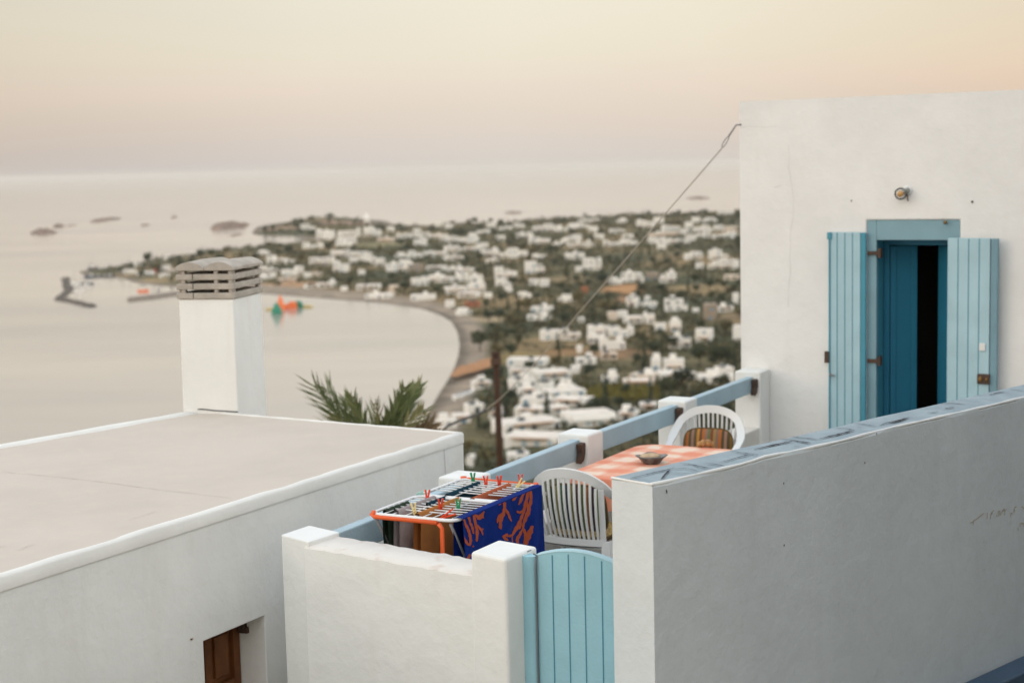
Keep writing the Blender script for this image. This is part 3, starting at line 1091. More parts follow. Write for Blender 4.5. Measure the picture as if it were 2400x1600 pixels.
# left shutter lies back against the wall
la, lz = hz(*z8(126, 376))
zs1 = hz(*z8(200, 376))[1]
wl = dl - .012 - la
wl -= .03
sh, nr_, tk = shutter(T(dl - .042, HB - .012), -UU, wl, FLOOR + .03, zs1, 4)
mb = MB()
Tbox(mb, dl - .041, dl + .002, HB - .040, HB - .004, FLOOR + .03, zs1 - .004)
mb.build('hinge_stile', M['jamb'], sh, bevel=.004)
mb = MB()
for zz in (0, 1):
    pz = hz(*z8(400, 505 if zz == 0 else 1165))[1]
    c = T(dl + .06, HB - .004, pz)
    mb = MB()
    mb.box(c, UU * .05, VV * .006, Vector((0, 0, .016)))
    mb.box(c + UU * .05 + VV * .03, UU * .012, VV * .034, Vector((0, 0, .04)))
    mb.build('hinge', M['iron'], sh, bevel=.003)
mb = MB()
e = T(la - .0, HB - .05)
mb.tube([e + Vector((0, 0, FLOOR + .05)), e + Vector((0, 0, zs1 - .05))], .008, 8)
mb.box(e + Vector((0, 0, zs1 - .03)), UU * .018, VV * .01, Vector((0, 0, .03)))
mb.build('espagnolette_rod', M['jamb'], sh)
pz = hz(*z8(110, 1137))
mb = MB()
mb.box(T(la - .022, HB - .045, pz[1]), UU * .022, VV * .02, Vector((0, 0, .05)))
mb.build('lock_case', M['iron'], sh, bevel=.006)
pz = hz(*z8(140, 1238))
mb = MB()
mb.tube([T(la + .0, HB - .05, pz[1]), T(la + .01, HB - .085, pz[1] - .005), T(la + .055, HB - .085, pz[1] - .012)], .008, 8)
mb.build('handle', M['strut'], sh)
# right shutter stands a little off the wall and folds in two
ra0 = hz(*z8(846, 600), -.06)[0]
ra1 = hz(*z8(1105, 600), -.09)[0]
zr1 = hz(*z8(970, 412), -.06)[1]
hA = T(dr_ - .05, HB - .02)
d2 = (T(ra1, HB - .10) - hA)
d2 = flat(d2)
wR = d2.length
d2.normalize()
# front panel: starts over the frame edge and runs to the right
startR = T(ra0, HB - .055)
dR = flat(T(ra1, HB - .085) - startR)
wR = dR.length
dR.normalize()
shr, nrr, tkr = shutter(startR, dR, wR, FLOOR + .03, zr1, 4)
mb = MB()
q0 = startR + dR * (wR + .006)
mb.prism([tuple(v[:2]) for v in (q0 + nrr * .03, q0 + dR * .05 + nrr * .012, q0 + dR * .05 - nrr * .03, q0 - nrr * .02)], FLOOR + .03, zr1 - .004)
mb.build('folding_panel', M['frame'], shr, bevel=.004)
mb = MB()
c0 = onplane(*z8(1051, 1080), startR + nrr * (tkr + .006), nrr)
mb.box(c0, dR * .026, nrr * .006, Vector((0, 0, .032)))
mb.build('white_plate', M['plastic'], shr, bevel=.006)
mb = MB()
c0 = onplane(*z8(1059, 1276), startR + nrr * (tkr + .010), nrr)
mb.box(c0, dR * .052, nrr * .010, Vector((0, 0, .042)))
lk = mb.build('lock_case', M['iron'], shr, bevel=.005)
mb = MB()
mb.lathe([(0, .012), (.016, .012), (.018, 0)], 12)
k1 = MB()
for off, r in ((-.022, .017), (.03, .012)):
    pr = [(r, 0), (r, .008), (r * .6, .014), (0, .015)]
    for (ra, za), (rb, zb) in zip(pr[:-1], pr[1:]):
        k1.grid([[c0 + dR * (off + rr * math.cos(t)) + Vector((0, 0, rr * 1.3 * math.sin(t))) + nrr * (.010 + hh) for t in np.linspace(0, 2 * math.pi, 13)[:-1]] for rr, hh in ((ra, za), (rb, zb))], closed=True)
k1.build('lock_knob', M['brass'], lk, smooth=True)
# small things on the wall face
mb = MB()
kx = hz(*z8(828, 316))
c = T(kx[0], HB - .02, kx[1])
mb.lathe([(.0, -.016), (.014, -.012), (.017, 0), (.014, .012), (0, .016)], 10, tuple(c))
mb.build('door_stop_knob', M['brass'], fo, smooth=True)
mb = MB()
for x, y, r in ((250, 184, .005), (990, 191, .008)):
    a_, z_ = hz(*z8(x, y))
    c = T(a_, HB - .004, z_)
    mb = MB()
    mb.box(c, UU * r, VV * .004, Vector((0, 0, r * 1.2)))
    mb.build('nail', M['iron'], th, bevel=.003)


def hair(pts, w, parent, mt, off=.0022, depth=0.0):
    mb = MB()
    P = [hp(x, y, -off) for x, y in pts]
    fine = []
    for a_, b_ in zip(P[:-1], P[1:]):
        for k in range(5):
            fine.append(a_.lerp(b_, k / 5) + UU * random.uniform(-.006, .006))
    fine.append(P[-1])
    for a_, b_ in zip(fine[:-1], fine[1:]):
        d = (b_ - a_).normalized()
        nn = d.cross(VV) * w * random.uniform(.6, 1.2)
        mb.face([a_ - nn, b_ - nn, b_ + nn, a_ + nn])
    return mb.build('hairline_crack', mt, parent)


hair([(1848, 340), (1850, 400), (1859, 455), (1860, 500), (1852, 560), (1851, 640), (1848, 720)], .0011, th, M['hairline'])
hair([(1733, 300), (1760, 296), (1795, 299), (1820, 295)], .0011, th, M['hairline'])
hair([(1815, 440), (1832, 434)], .002, th, M['hairline'])

# wall lamp over the door
lc_a, lc_z = hz(2127, 447)
base = T(lc_a, HB - .0, lc_z)
tlmp = thing('wall_lamp', 'small wall lamp with clear glass globe and amber bulb above the blue door', 'lamp', tuple(base))
tlt = Vector((-.86, -.34, -.36)).normalized()


def ring(mb, prof, c, ax, n=16, mi=0):
    ax = Vector(ax).normalized()
    e1 = ax.orthogonal().normalized()
    e2 = ax.cross(e1)
    mb.grid([[Vector(c) + ax * h + (e1 * math.cos(2 * math.pi * k / n) + e2 * math.sin(2 * math.pi * k / n)) * r for k in range(n)] for r, h in prof], mi, closed=True)


mb = MB()
ring(mb, [(0, .018), (.03, .018), (.042, .010), (.045, 0.001)], base, -VV)
mb.build('back_plate', M['plastic'], tlmp, smooth=True)
mb = MB()
neck = base - VV * .016
ring(mb, [(0, -.018), (.022, -.018), (.024, .02), (.020, .042), (0, .044)], neck - VV * .012, tlt)
mb.build('socket', mat('grey lamp socket', (.30, .31, .29), rough=.4, metal=.3), tlmp, smooth=True)
gc = neck - VV * .012 + tlt * .068
mb = MB()
ring(mb, [(0.001, .028), (.014, .025), (.024, .012), (.026, 0), (.022, -.014), (.013, -.028)], gc, tlt)
am = mat('amber glass', (.72, .40, .12), rough=.15, spec=.6)
am.node_tree.nodes['Principled BSDF'].inputs['Transmission Weight'].default_value = .25
mb.build('bulb', am, tlmp, smooth=True)
mb = MB()
ring(mb, [(.052 * math.sin(t), .052 * math.cos(t)) for t in np.linspace(.02, math.pi - .42, 14)], gc - tlt * .004, tlt, 20)
gl = bpy.data.materials.new('thin clear glass')
gl.use_nodes = True
gt = gl.node_tree
gt.nodes.clear()
go_, g1, g2, gm_, lw = [gt.nodes.new(x) for x in ('ShaderNodeOutputMaterial', 'ShaderNodeBsdfTransparent', 'ShaderNodeBsdfGlossy', 'ShaderNodeMixShader', 'ShaderNodeLayerWeight')]
g1.inputs[0].default_value = (.95, .94, .92, 1)
g2.inputs['Roughness'].default_value = .05
lw.inputs[0].default_value = .25
gt.links.new(lw.outputs['Fresnel'], gm_.inputs[0])
gt.links.new(g1.outputs[0], gm_.inputs[1])
gt.links.new(g2.outputs[0], gm_.inputs[2])
gt.links.new(gm_.outputs[0], go_.inputs[0])
mb.build('glass_globe', gl, tlmp, smooth=True)
mb = MB()
mb.tube([neck + Vector((0, 0, -.02)), neck + Vector((.002, -.012, -.05)), neck + Vector((.006, -.008, -.085))], .005, 6)
mb.build('pull_chain', M['iron'], tlmp)

# ------------------------------------------------------------------ neighbouring house with the flat roof
RZ = -1.75
c0 = atz(1085, 1016, RZ)
f0 = atz(464, 965, RZ)
wdir = flat(atz(0, 1354, RZ) - c0).normalized()
n0 = c0 + wdir * 5.7
fdir = flat(atz(0, 1047, RZ) - f0).normalized()
g0 = f0 + fdir * 5.6
tn = thing('flat_roofed_house', 'white house seen from above with cream flat roof and square chimney', 'house', ((c0.x + g0.x) / 2, (c0.y + g0.y) / 2, -7))
wn = Vector((-wdir.y, wdir.x, 0))               # outward normal of the long wall
if wn.dot(Vector((1, 0, 0))) < 0:
    wn = -wn


def nw(px, py, depth=0):
    return onplane(px, py, flat(c0) - wn * depth, wn)


# window opening on the long wall
w_lt, w_rt = nw(477, 1503), nw(620, 1441)
sw = lambda p: (flat(p) - flat(c0)).dot(wdir)
ws0, ws1 = sw(w_rt), sw(w_lt)
wz = (w_lt.z + w_rt.z) / 2
Wp = lambda s, z, d=0.0: flat(c0) + wdir * s - wn * d + Vector((0, 0, z))
mb = MB()
th_ = .32
hole = (ws0, ws1, wz - .95, wz)
S_ = [0, hole[0], hole[1], 5.7]
Z_ = [-8, hole[2], hole[3], RZ - .001]
for d in (0, th_):
    for i in range(3):
        for j in range(3):
            if (i, j) != (1, 1):
                mb.face([Wp(S_[i], Z_[j], d), Wp(S_[i + 1], Z_[j], d), Wp(S_[i + 1], Z_[j + 1], d), Wp(S_[i], Z_[j + 1], d)])
for (p, q_) in (((0, -8), (0, Z_[3])), ((0, Z_[3]), (5.7, Z_[3])), ((5.7, Z_[3]), (5.7, -8)), ((5.7, -8), (0, -8)), ((hole[0], hole[2]), (hole[0], hole[3])), ((hole[0], hole[3]), (hole[1], hole[3])), ((hole[1], hole[3]), (hole[1], hole[2])), ((hole[1], hole[2]), (hole[0], hole[2]))):
    mb.face([Wp(p[0], p[1]), Wp(q_[0], q_[1]), Wp(q_[0], q_[1], th_), Wp(p[0], p[1], th_)])
# the three other walls
inn = flat(c0) - wn * (th_ + .003)
ed = flat(f0 - c0).normalized()
def strip(mb, a, b, t, z0, z1):
    d = flat(b - a).normalized()
    nn = Vector((d.y, -d.x, 0))
    ctr = (flat(c0) + flat(g0)) / 2
    if (ctr - flat(a)).dot(nn) < 0:
        nn = -nn
    mb.prism([tuple(v[:2]) for v in (a, b, b + nn * t, a + nn * t)], z0, z1)
strip(mb, flat(c0) + ed * (th_ * 1.02), flat(f0), th_, -8, RZ - .002)
strip(mb, flat(f0) + fdir * (th_ * 1.05), flat(g0), th_, -8, RZ - .003)
strip(mb, flat(g0) + flat(n0 - g0).normalized() * (th_ * 1.3), flat(n0) - flat(n0 - g0).normalized() * (th_ * 1.3), th_, -8, RZ - .004)
mb.build('wall', M['plaster'], tn, bevel=.006)
# roof screed, slightly below the rim
mb = MB()
ctr = (flat(c0) + flat(f0) + flat(g0) + flat(n0)) / 4
inset = lambda p, k: flat(p) + (ctr - flat(p)).normalized() * k
quad = [inset(c0, .02), inset(f0, .02), inset(g0, .03), inset(n0, .03)]
NN = 26
rows = []
for i in range(NN + 1):
    a_, b_ = quad[0].lerp(quad[3], i / NN), quad[1].lerp(quad[2], i / NN)
    rows.append([a_.lerp(b_, j / NN) + Vector((0, 0, RZ + .004 + .002 * math.sin(i * .9) * math.cos(j * .7))) for j in range(NN + 1)])
mb.grid(rows)
rf = mb.build('roof', M['roof'], tn, smooth=True)
rim_mat = plaster('bright rim limewash', (.77, .765, .73), amount=.12)
mb = MB()


def rim(mb, a, b, w, h):
    a, b = flat(a), flat(b)
    d = (b - a).normalized()
    nn = Vector((d.y, -d.x, 0))
    if (ctr - a).dot(nn) < 0:
        nn = -nn
    n = 30
    rows = [[], [], [], [], []]
    for k in range(n + 1):
        p = a.lerp(b, k / n) - nn * .006
        j = .004 * math.sin(k * 1.7) + random.uniform(-.002, .002)
        hh = h + random.uniform(-.002, .002)
        rows[0].append(p + Vector((0, 0, RZ - .06)))
        rows[1].append(p + Vector((0, 0, RZ + hh - .012)))
        rows[2].append(p + nn * .014 + Vector((0, 0, RZ + hh)))
        rows[3].append(p + nn * (w + j) + Vector((0, 0, RZ + hh - .004)))
        rows[4].append(p + nn * (w + .02 + j * 2) + Vector((0, 0, RZ - .012)))
    i = mb.grid(rows)
    mb.f.append(tuple(i + r * (n + 1) for r in range(5)))
    mb.f.append(tuple(i + r * (n + 1) + n for r in reversed(range(5))))
    mb.m += [0, 0]


rim(mb, c0, n0, .06, .009)
rim(mb, c0, f0, .02, .014)
rim(mb, f0, g0, .08, .020)
mb.build('rim', rim_mat, rf, smooth=True)
# faint cracks in the screed
crk = mat('screed crack', (.50, .45, .40), rough=.9)
for pts in ([(0, 1104), (110, 1113), (220, 1125), (350, 1143), (480, 1158), (560, 1168)], [(40, 1288), (90, 1270)], [(300, 1218), (380, 1192)], [(0, 1280), (20, 1276)]):
    mb = MB()
    P = [atz(x, y, RZ + .0085) for x, y in pts]
    fine = []
    for a_, b_ in zip(P[:-1], P[1:]):
        for k in range(6):
            fine.append(a_.lerp(b_, k / 6) + Vector((random.uniform(-.006, .006), random.uniform(-.006, .006), 0)))
    for a_, b_ in zip(fine[:-1], fine[1:]):
        d = flat(b_ - a_).normalized()
        nn = Vector((-d.y, d.x, 0)) * .0024 * random.uniform(.4, 1)
        mb.face([a_ - nn, b_ - nn, b_ + nn, a_ + nn])
    mb.build('hairline_crack', crk, rf)
mb = MB()
for pts, w in (([(1040, 1034), (1041, 1060), (1043, 1085), (1044, 1112)], .002),):
    P = [nw(x, y, -.0025) for x, y in pts]
    for a_, b_ in zip(P[:-1], P[1:]):
        nn = wdir * w
        mb.face([a_ - nn, b_ - nn, b_ + nn, a_ + nn])
mb.build('wall_crack', mat('wall crack', (.40, .38, .36), rough=.9), tn)
mb = MB()
c = nw(449, 1497, -.006)
mb.box(c, wdir * .0035, wn * .004, Vector((0, 0, .003)))
mb.build('nail', M['brass'], tn)
mb = MB()
c = nw(449, 1497, -.0022)
mb.face([c + wdir * (.014 * math.cos(t) - .004) + Vector((0, 0, .008 * math.sin(t))) for t in np.linspace(0, 2 * math.pi, 9)[:-1]])
mb.build('rust_stain', mat('rust stain', (.66, .60, .52), rough=.9), tn)
# window: recessed panelled shutters
rd = .17
mb = MB()
fw = ws1 - ws0
mid = ws0 + fw * .60
frame_o = None


def panel(s0, s1):
    global frame_o
    mb = MB()
    z0, z1 = hole[2], hole[3] - .004
    def bx(a, b, c, d, d0, d1):
        mb.prism([tuple(Wp(x, 0, y)[:2]) for x, y in ((a, d0), (b, d0), (b, d1), (a, d1))], c, d)
    st = .055
    bx(s0, s0 + st, z0, z1, rd, rd + .045)
    bx(s1 - st, s1, z0, z1, rd, rd + .045)
    for zz in (z1 - .05, z1 - .40, z1 - .75):
        bx(s0 + st + .001, s1 - st - .001, zz - .0, min(zz + .05, z1), rd + .001, rd + .044)
    bx(s0 + st + .001, s1 - st - .001, z0, z0 + .05, rd + .001, rd + .044)
    for zl, zh in ((z1 - .349, z1 - .051), (z1 - .699, z1 - .401)):
        bx(s0 + st + .002, s1 - st - .002, zl, zh, rd + .024, rd + .036)
        bx(s0 + st + .035, s1 - st - .035, zl + .035, zh - .035, rd + .008, rd + .023)
    return mb.build('panel_shutter', M['wood'], tn, bevel=.003)


w1 = panel(ws0 + .012, mid)
w2 = panel(mid + .006, ws1 - .002)
mb = MB()
hc = nw(592, 1480, .10)
mb.box(Wp(ws0 + .018, wz - .075, .145), wdir * .017, wn * .022, Vector((0, 0, .032)))
mb.box(Wp(ws0 + .018, wz - .09, .115), wdir * .012, wn * .010, Vector((0, 0, .018)))
mb.build('hinge', M['iron'], w1, bevel=.004)
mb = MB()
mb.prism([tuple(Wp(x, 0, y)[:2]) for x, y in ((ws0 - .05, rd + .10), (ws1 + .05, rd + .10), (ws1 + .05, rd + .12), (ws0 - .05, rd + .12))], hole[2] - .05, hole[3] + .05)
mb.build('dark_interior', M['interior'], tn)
# chimney on the far right edge of the roof, rising against the wall
cz1 = -.905
cl, cf, cr = atz(429, 970, RZ), atz(559, 971, RZ), None
cfp = flat(cf)
uA = flat(atz(429, 970, RZ) - cf).normalized()
uB = Vector((uA.y, -uA.x, 0))
if uB.y < 0:
    uB = -uB
clw = (flat(atz(429, 970, RZ)) - cfp).length
# length away from the viewer from the right edge
best = min(np.arange(.1, .9, .005), key=lambda k: abs(project(cfp + uB * k + Vector((0, 0, RZ)))[0] - 625))
tpx = lambda p, z: (p.x, p.y, z)
mb = MB()
tap = .985
cc = cfp + uA * clw / 2 + uB * best / 2
rows = []
for z, k in ((-7.5, 1.02), (RZ, 1.0), (cz1, .975)):
    rows.append([cc + (p - cc) * k + Vector((0, 0, z)) for p in (cfp, cfp + uB * best, cfp + uB * best + uA * clw, cfp + uA * clw)])
i = mb.grid(rows, closed=True)
mb.f.append((i + 8, i + 9, i + 10, i + 11))
mb.m.append(0)
ch = mb.build('chimney', M['plaster'], tn, bevel=.01)
mb = MB()
P = [atz(x, y, RZ) + uB * -.012 + Vector((0, 0, .014)) for x, y in ((463, 958.5), (500, 961), (540, 963.5), (580, 965))]
P = [onplane(x, y, cfp - uB * .004, uB) for x, y in ((463, 958.5), (480, 959), (500, 961.5), (540, 964), (558, 965))]
for a_, b_ in zip(P[:-1], P[1:]):
    mb.face([a_ - Vector((0, 0, .004)), b_ - Vector((0, 0, .004)), b_ + Vector((0, 0, .004)), a_ + Vector((0, 0, .004))])
mb.build('base_crack', M['crack'], ch)
# cement tile cowl: three slotted tiers and two barrel tiles on top
cw2, cb2 = clw * .975, best * .975
org = cc - uA * cw2 / 2 - uB * cb2 / 2
cz_top = -.625
tiers = 3
th0 = (cz_top - cz1 - .075) / tiers


def cbox(mb, a0, a1, b0, b1, z0, z1):
    mb.prism([tuple((org + uA * a + uB * b)[:2]) for a, b in ((a0, b0), (a1, b0), (a1, b1), (a0, b1))], z0, z1)


for k in range(tiers):
    mb = MB()
    z0 = cz1 + th0 * k + .001
    solid = th0 * .64
    ov = .012
    for x0, x1 in ((0, .70), (.712, 1.0)):
        A0, A1 = -ov + (cw2 + 2 * ov) * x0, -ov + (cw2 + 2 * ov) * x1
        cbox(mb, A0, A1, -ov, .055, z0, z0 + solid)
        cbox(mb, A0, A1, cb2 - .055, cb2 + ov, z0, z0 + solid)
    cbox(mb, -ov, .055, .0555, cb2 - .0555, z0, z0 + solid)
    cbox(mb, cw2 - .055, cw2 + ov, .0555, cb2 - .0555, z0, z0 + solid)
    for fx in (.04, .30, .90):
        cbox(mb, cw2 * fx - .016, cw2 * fx + .016, -.004, .04, z0 + solid - .002, z0 + th0 + .002)
        cbox(mb, cw2 * fx - .016, cw2 * fx + .016, cb2 - .04, cb2 + .004, z0 + solid - .002, z0 + th0 + .002)
    for fy in (.06, .94):
        cbox(mb, -.004, .03, cb2 * fy - .016, cb2 * fy + .016, z0 + solid - .002, z0 + th0 + .002)
        cbox(mb, cw2 - .03, cw2 + .004, cb2 * fy - .016, cb2 * fy + .016, z0 + solid - .002, z0 + th0 + .002)
    mb.build('cowl_tier', M['tile'], ch, bevel=.006)
zt0 = cz1 + th0 * tiers + .002
for hx in (0, 1):
    mb = MB()
    rows = []
    b0, b1 = -.02, cb2 + .02
    x0 = -.02 + (cw2 + .04) * .5 * hx
    w = (cw2 + .04) * .5 - .003
    for bb_ in np.linspace(b0, b1, 5):
        rr = []
        sag = .008 * math.cos((bb_ - b0) / (b1 - b0) * math.pi * 2)
        for k in range(13):
            u_ = k / 12
            rr.append(org + uA * (x0 + w * u_) + uB * bb_ + Vector((0, 0, zt0 + .022 + .044 * math.sin(math.pi * u_) ** .8 - sag * .4)))
        rr += [org + uA * (x0 + w * u_) + uB * bb_ + Vector((0, 0, zt0)) for u_ in (1, .5, 0)]
        rows.append(rr)
    i = mb.grid(rows, closed=True)
    n = len(rows[0])
    mb.f.append(tuple(i + q for q in range(n)))
    mb.f.append(tuple(i + 4 * n + q for q in reversed(range(n))))
    mb.m += [0, 0]
    mb.build('barrel_tile', M['tile'], ch, bevel=.004)

# ------------------------------------------------------------------ drying rack with washing
RZK = -1.80
k_nl, k_nr, k_fl, k_fr = atz(868, 1203, RZK), atz(1068, 1221, RZK), atz(1083, 1122, RZK), atz(1266, 1138, RZK)


def K(s, t, z=0.0):
    return (k_nl.lerp(k_fl, s)).lerp(k_nr.lerp(k_fr, s), t) + Vector((0, 0, z))


rc = K(.5, .5)
tk_ = thing('drying_rack', 'folding white wire clothes airer with orange end bars on the terrace', 'clothes airer', (rc.x, rc.y, FLOOR))


def rrect(s0, s1, t0, t1, r, n=5):
    Ls, Lt = (k_fl - k_nl).length, (k_nr - k_nl).length
    rs, rt = r / Ls, r / Lt
    pts = []
    for cs, ct, a0 in ((s1 - rs, t1 - rt, 0), (s0 + rs, t1 - rt, 90), (s0 + rs, t0 + rt, 180), (s1 - rs, t0 + rt, 270)):
        for k in range(n + 1):
            a = math.radians(a0 + 90 * k / n)
            pts.append(K(cs + rs * math.cos(a), ct + rt * math.sin(a)))
    return pts + [pts[0]]


for s0, s1, jn in ((0, .485, 1), (.515, 1.0, 0)):
    mb = MB()
    mb.tube(rrect(s0, s1, 0, 1, .06), .0092, 8, caps=False)
    gr_ = mb.build('grid_frame', M['wire'], tk_, smooth=True)
    mb = MB()
    for k in range(1, 7):
        s = s0 + (s1 - s0) * (.20 + .80 * k / 7)
        mb.tube([K(s, .015, .001), K(s, .5, -.002), K(s, .985, .001)], .0036, 6)
    for t in (.36, .68):
        mb.tube([K(s0 + .02, t, -.006), K(s1 - .02, t, -.006)], .0032, 6)
    if jn:
        for t in (.12, .22, .48, .58, .80, .90):
            mb.tube([K(s0 + .005, t, -.003), K(s0 + (s1 - s0) * .27, t, -.003)], .0032, 6)
    else:
        for t in (.12, .24, .48, .58, .80, .9):
            mb.tube([K(s1 - .14, t, -.003), K(s1 - .005, t, -.003)], .0032, 6)
    mb.build('wire', M['wire'], gr_, smooth=True)
mb = MB()
mb.tube([K(-.004, .015, .004), K(-.004, .05, -.013), K(-.004, .79, -.015)], .0125, 10)
mb.tube([K(.0, .04, -.012), K(.0, .04, .018)], .012, 8)
mb.build('end_bar', M['orange'], tk_, smooth=True)
mb = MB()
mb.tube([K(1.0, .02, -.0), K(1.0, .08, .006), K(1.0, .96, .004)], .008, 8)
mb.tube([K(1.0, .02, -.012), K(1.0, .02, .016)], .019, 10)
mb.tube([K(1.0, .95, -.012), K(1.0, .95, .016)], .015, 10)
mb.build('end_bar', M['orange'], tk_, smooth=True)
mb = MB()
mb.tube([K(.0, .80, -.02), K(.005, .835, -.045), K(.005, .84, -.9)], .012, 10)
mb.build('upright', M['orange'], tk_, smooth=True)
for t in (.05, .93):
    mb = MB()
    mb.tube([K(.01, t, -.02), K(.62, t, FLOOR - RZK + .01)], .009, 8)
    mb.build('leg', M['strut'], tk_, smooth=True)
    mb = MB()
    mb.tube([K(.99, t, -.02), K(.38, t, FLOOR - RZK + .01)], .009, 8)
    mb.build('leg', M['strut'], tk_, smooth=True)


def drape(name, label, cat, t, s0, s1, hang_l, hang_r, m, wid=.014, wob=.008, group=None):
    """a cloth folded over the wires along the rack at lateral t"""
    mb = MB()
    Lt = (k_nr - k_nl).length
    prof = [(-wid, -hang_l * f) for f in (1, .75, .5, .25, .06)] + [(-wid * .5, .006), (0, .011), (wid * .5, .006)] + [(wid, -hang_r * f) for f in (.06, .25, .5, .75, 1)]
    ns = 14
    ph = random.uniform(0, 6)
    for side in (0, 1):
        rows = []
        for k in range(ns + 1):
            s = s0 + (s1 - s0) * k / ns
            row = []
            for x, z in prof:
                w = wob * math.sin(k * .9 + ph + z * 3) * min(1, -z * 5 if z < 0 else 0)
                row.append(K(s, t + (x + w + (.003 if side else 0) * (1 if x > 0 else -1)) / Lt, z + (0 if side == 0 else .002)))
            rows.append(row)
        mb.grid(rows if side else rows[::-1])
    o = mb.build(name, m, smooth=True)
    return tag(o, label, cat, group)


G = 'washing on the rack'
drape('hung_cloth', 'narrow black and green cloth hanging at the rail side of the clothes rack', 'cloth', .10, .06, .30, .62, .66, M['cloth_dark'], group=G)
drape('hung_cloth', 'mauve grey cloth hanging on the rack between black green and ochre cloths', 'cloth', .22, .08, .48, .60, .58, M['cloth_grey'], wid=.016, group=G)
drape('hung_towel', 'ochre brown towel hanging below the wires at the near end of the rack', 'towel', .50, .05, .50, .66, .62, M['cloth_brown'], wid=.02, group=G)
drape('hung_cloth', 'dark teal cloth hanging in the far half of the rack under a green peg', 'cloth', .30, .55, .92, .55, .55, M['cloth_navy'], wid=.016, group=G)
drape('hung_cloth', 'orange red cloth hanging in the far half of the rack beside the patterned towel', 'cloth', .66, .50, .95, .50, .5, M['cloth_red'], wid=.02, group=G)
drape('hung_cloth', 'small dark cloth hanging in the middle of the near half of the rack', 'cloth', .34, .30, .50, .5, .5, M['cloth_navy'], wid=.014, group=G)

# cobalt beach towel with coral branches over the right side of the rack
mb = MB()
Lt = (k_nr - k_nl).length
HANG = .78


def towel_pt(s, d, off=0.0):
    """s 0..1 along the towel, d metres down the outside"""
    ss = .03 + .94 * s
    w = (.016 * math.sin(s * 15) + .010 * math.sin(s * 37 + 1) + .006 * math.sin(s * 9 + d * 7)) * min(1, d * 3)
    x = .024 + .012 * min(d, .6) + w + off
    return K(ss, 1 + x / Lt, -d + .010 - (.012 if d > .02 else 0))


ns, nd = 48, 16
outer = [[towel_pt(k / ns, HANG * j / nd) for j in range(nd + 1)] for k in range(ns + 1)]
mb.grid(outer)
over = [[K(.03 + .94 * k / ns, 1 + .024 / Lt, .010), K(.03 + .94 * k / ns, 1, .014), K(.03 + .94 * k / ns, 1 - .03 / Lt, .008), K(.03 + .94 * k / ns, 1 - .035 / Lt, -.2), K(.03 + .94 * k / ns, 1 - .03 / Lt + .01 * math.sin(k * .5), -.62)] for k in range(ns + 1)]
mb.grid(over)
tz = lambda x, y: (820 + x / 4.9, 1080 + y / 4.9)


def to_sd(x, y):
    """photo point on the towel face -> (s, d)"""
    px, py = tz(x, y)
    nn = flat(k_nr - k_nl).normalized()
    nn = Vector((VV.y, -VV.x, 0))
    p = onplane(px, py, flat(k_nr) + nn * .04, nn)
    s = ((flat(p) - flat(k_nr)).dot(flat(k_fr - k_nr).normalized()) / (k_fr - k_nr).length - .03) / .94
    return s, -(p.z - RZK)


corals = [([(1275, 640), (1295, 740), (1310, 840), (1350, 930), (1380, 965)], 26), ([(1330, 690), (1370, 760), (1395, 840), (1400, 920), (1380, 970)], 30), ([(1275, 650), (1330, 690)], 22), ([(1370, 600), (1400, 690), (1430, 760), (1440, 830)], 24),
          ([(1440, 590), (1465, 700), (1480, 800), (1470, 920)], 28), ([(1420, 600), (1500, 660), (1545, 640), (1580, 600)], 22), ([(1500, 660), (1540, 640), (1575, 650)], 18), ([(1480, 730), (1530, 790), (1560, 850)], 24), ([(1540, 800), (1565, 770)], 18),
          ([(1490, 560), (1510, 575)], 16), ([(1805, 430), (1815, 520), (1800, 600), (1770, 690), (1775, 780)], 30), ([(1815, 540), (1850, 600), (1880, 680)], 26), ([(1860, 640), (1895, 690)], 18), ([(1800, 590), (1750, 640), (1735, 710)], 24), ([(1810, 450), (1780, 490), (1750, 530)], 20), ([(1775, 690), (1760, 770)], 20),
          ([(2110, 320), (2080, 430), (2050, 560), (2010, 660), (1960, 760), (1900, 840), (1820, 860)], 34), ([(2120, 330), (2125, 420), (2110, 530)], 26), ([(2060, 340), (2030, 420), (1980, 500)], 24), ([(1960, 370), (1950, 430), (1910, 480)], 26), ([(2050, 560), (1990, 590), (1960, 570)], 22), ([(2080, 470), (2100, 560), (2070, 660), (2040, 760), (2080, 850), (2060, 950)], 34),
          ([(2130, 740), (2110, 830), (2090, 930), (2070, 1000)], 30), ([(2010, 660), (2000, 740), (1980, 780)], 22), ([(1900, 840), (1880, 900), (1900, 940)], 22), ([(2040, 760), (1990, 840), (1960, 900), (1970, 950)], 28), ([(1830, 830), (1800, 870), (1830, 910)], 22), ([(1340, 1130), (1370, 1090), (1380, 1060)], 24), ([(1290, 900), (1300, 980)], 14), ([(1420, 980), (1440, 970)], 16),
          ([(2090, 300), (2060, 330)], 18)]
ref = (to_sd(1900, 600)[0] - to_sd(1800, 600)[0]) / 100.0


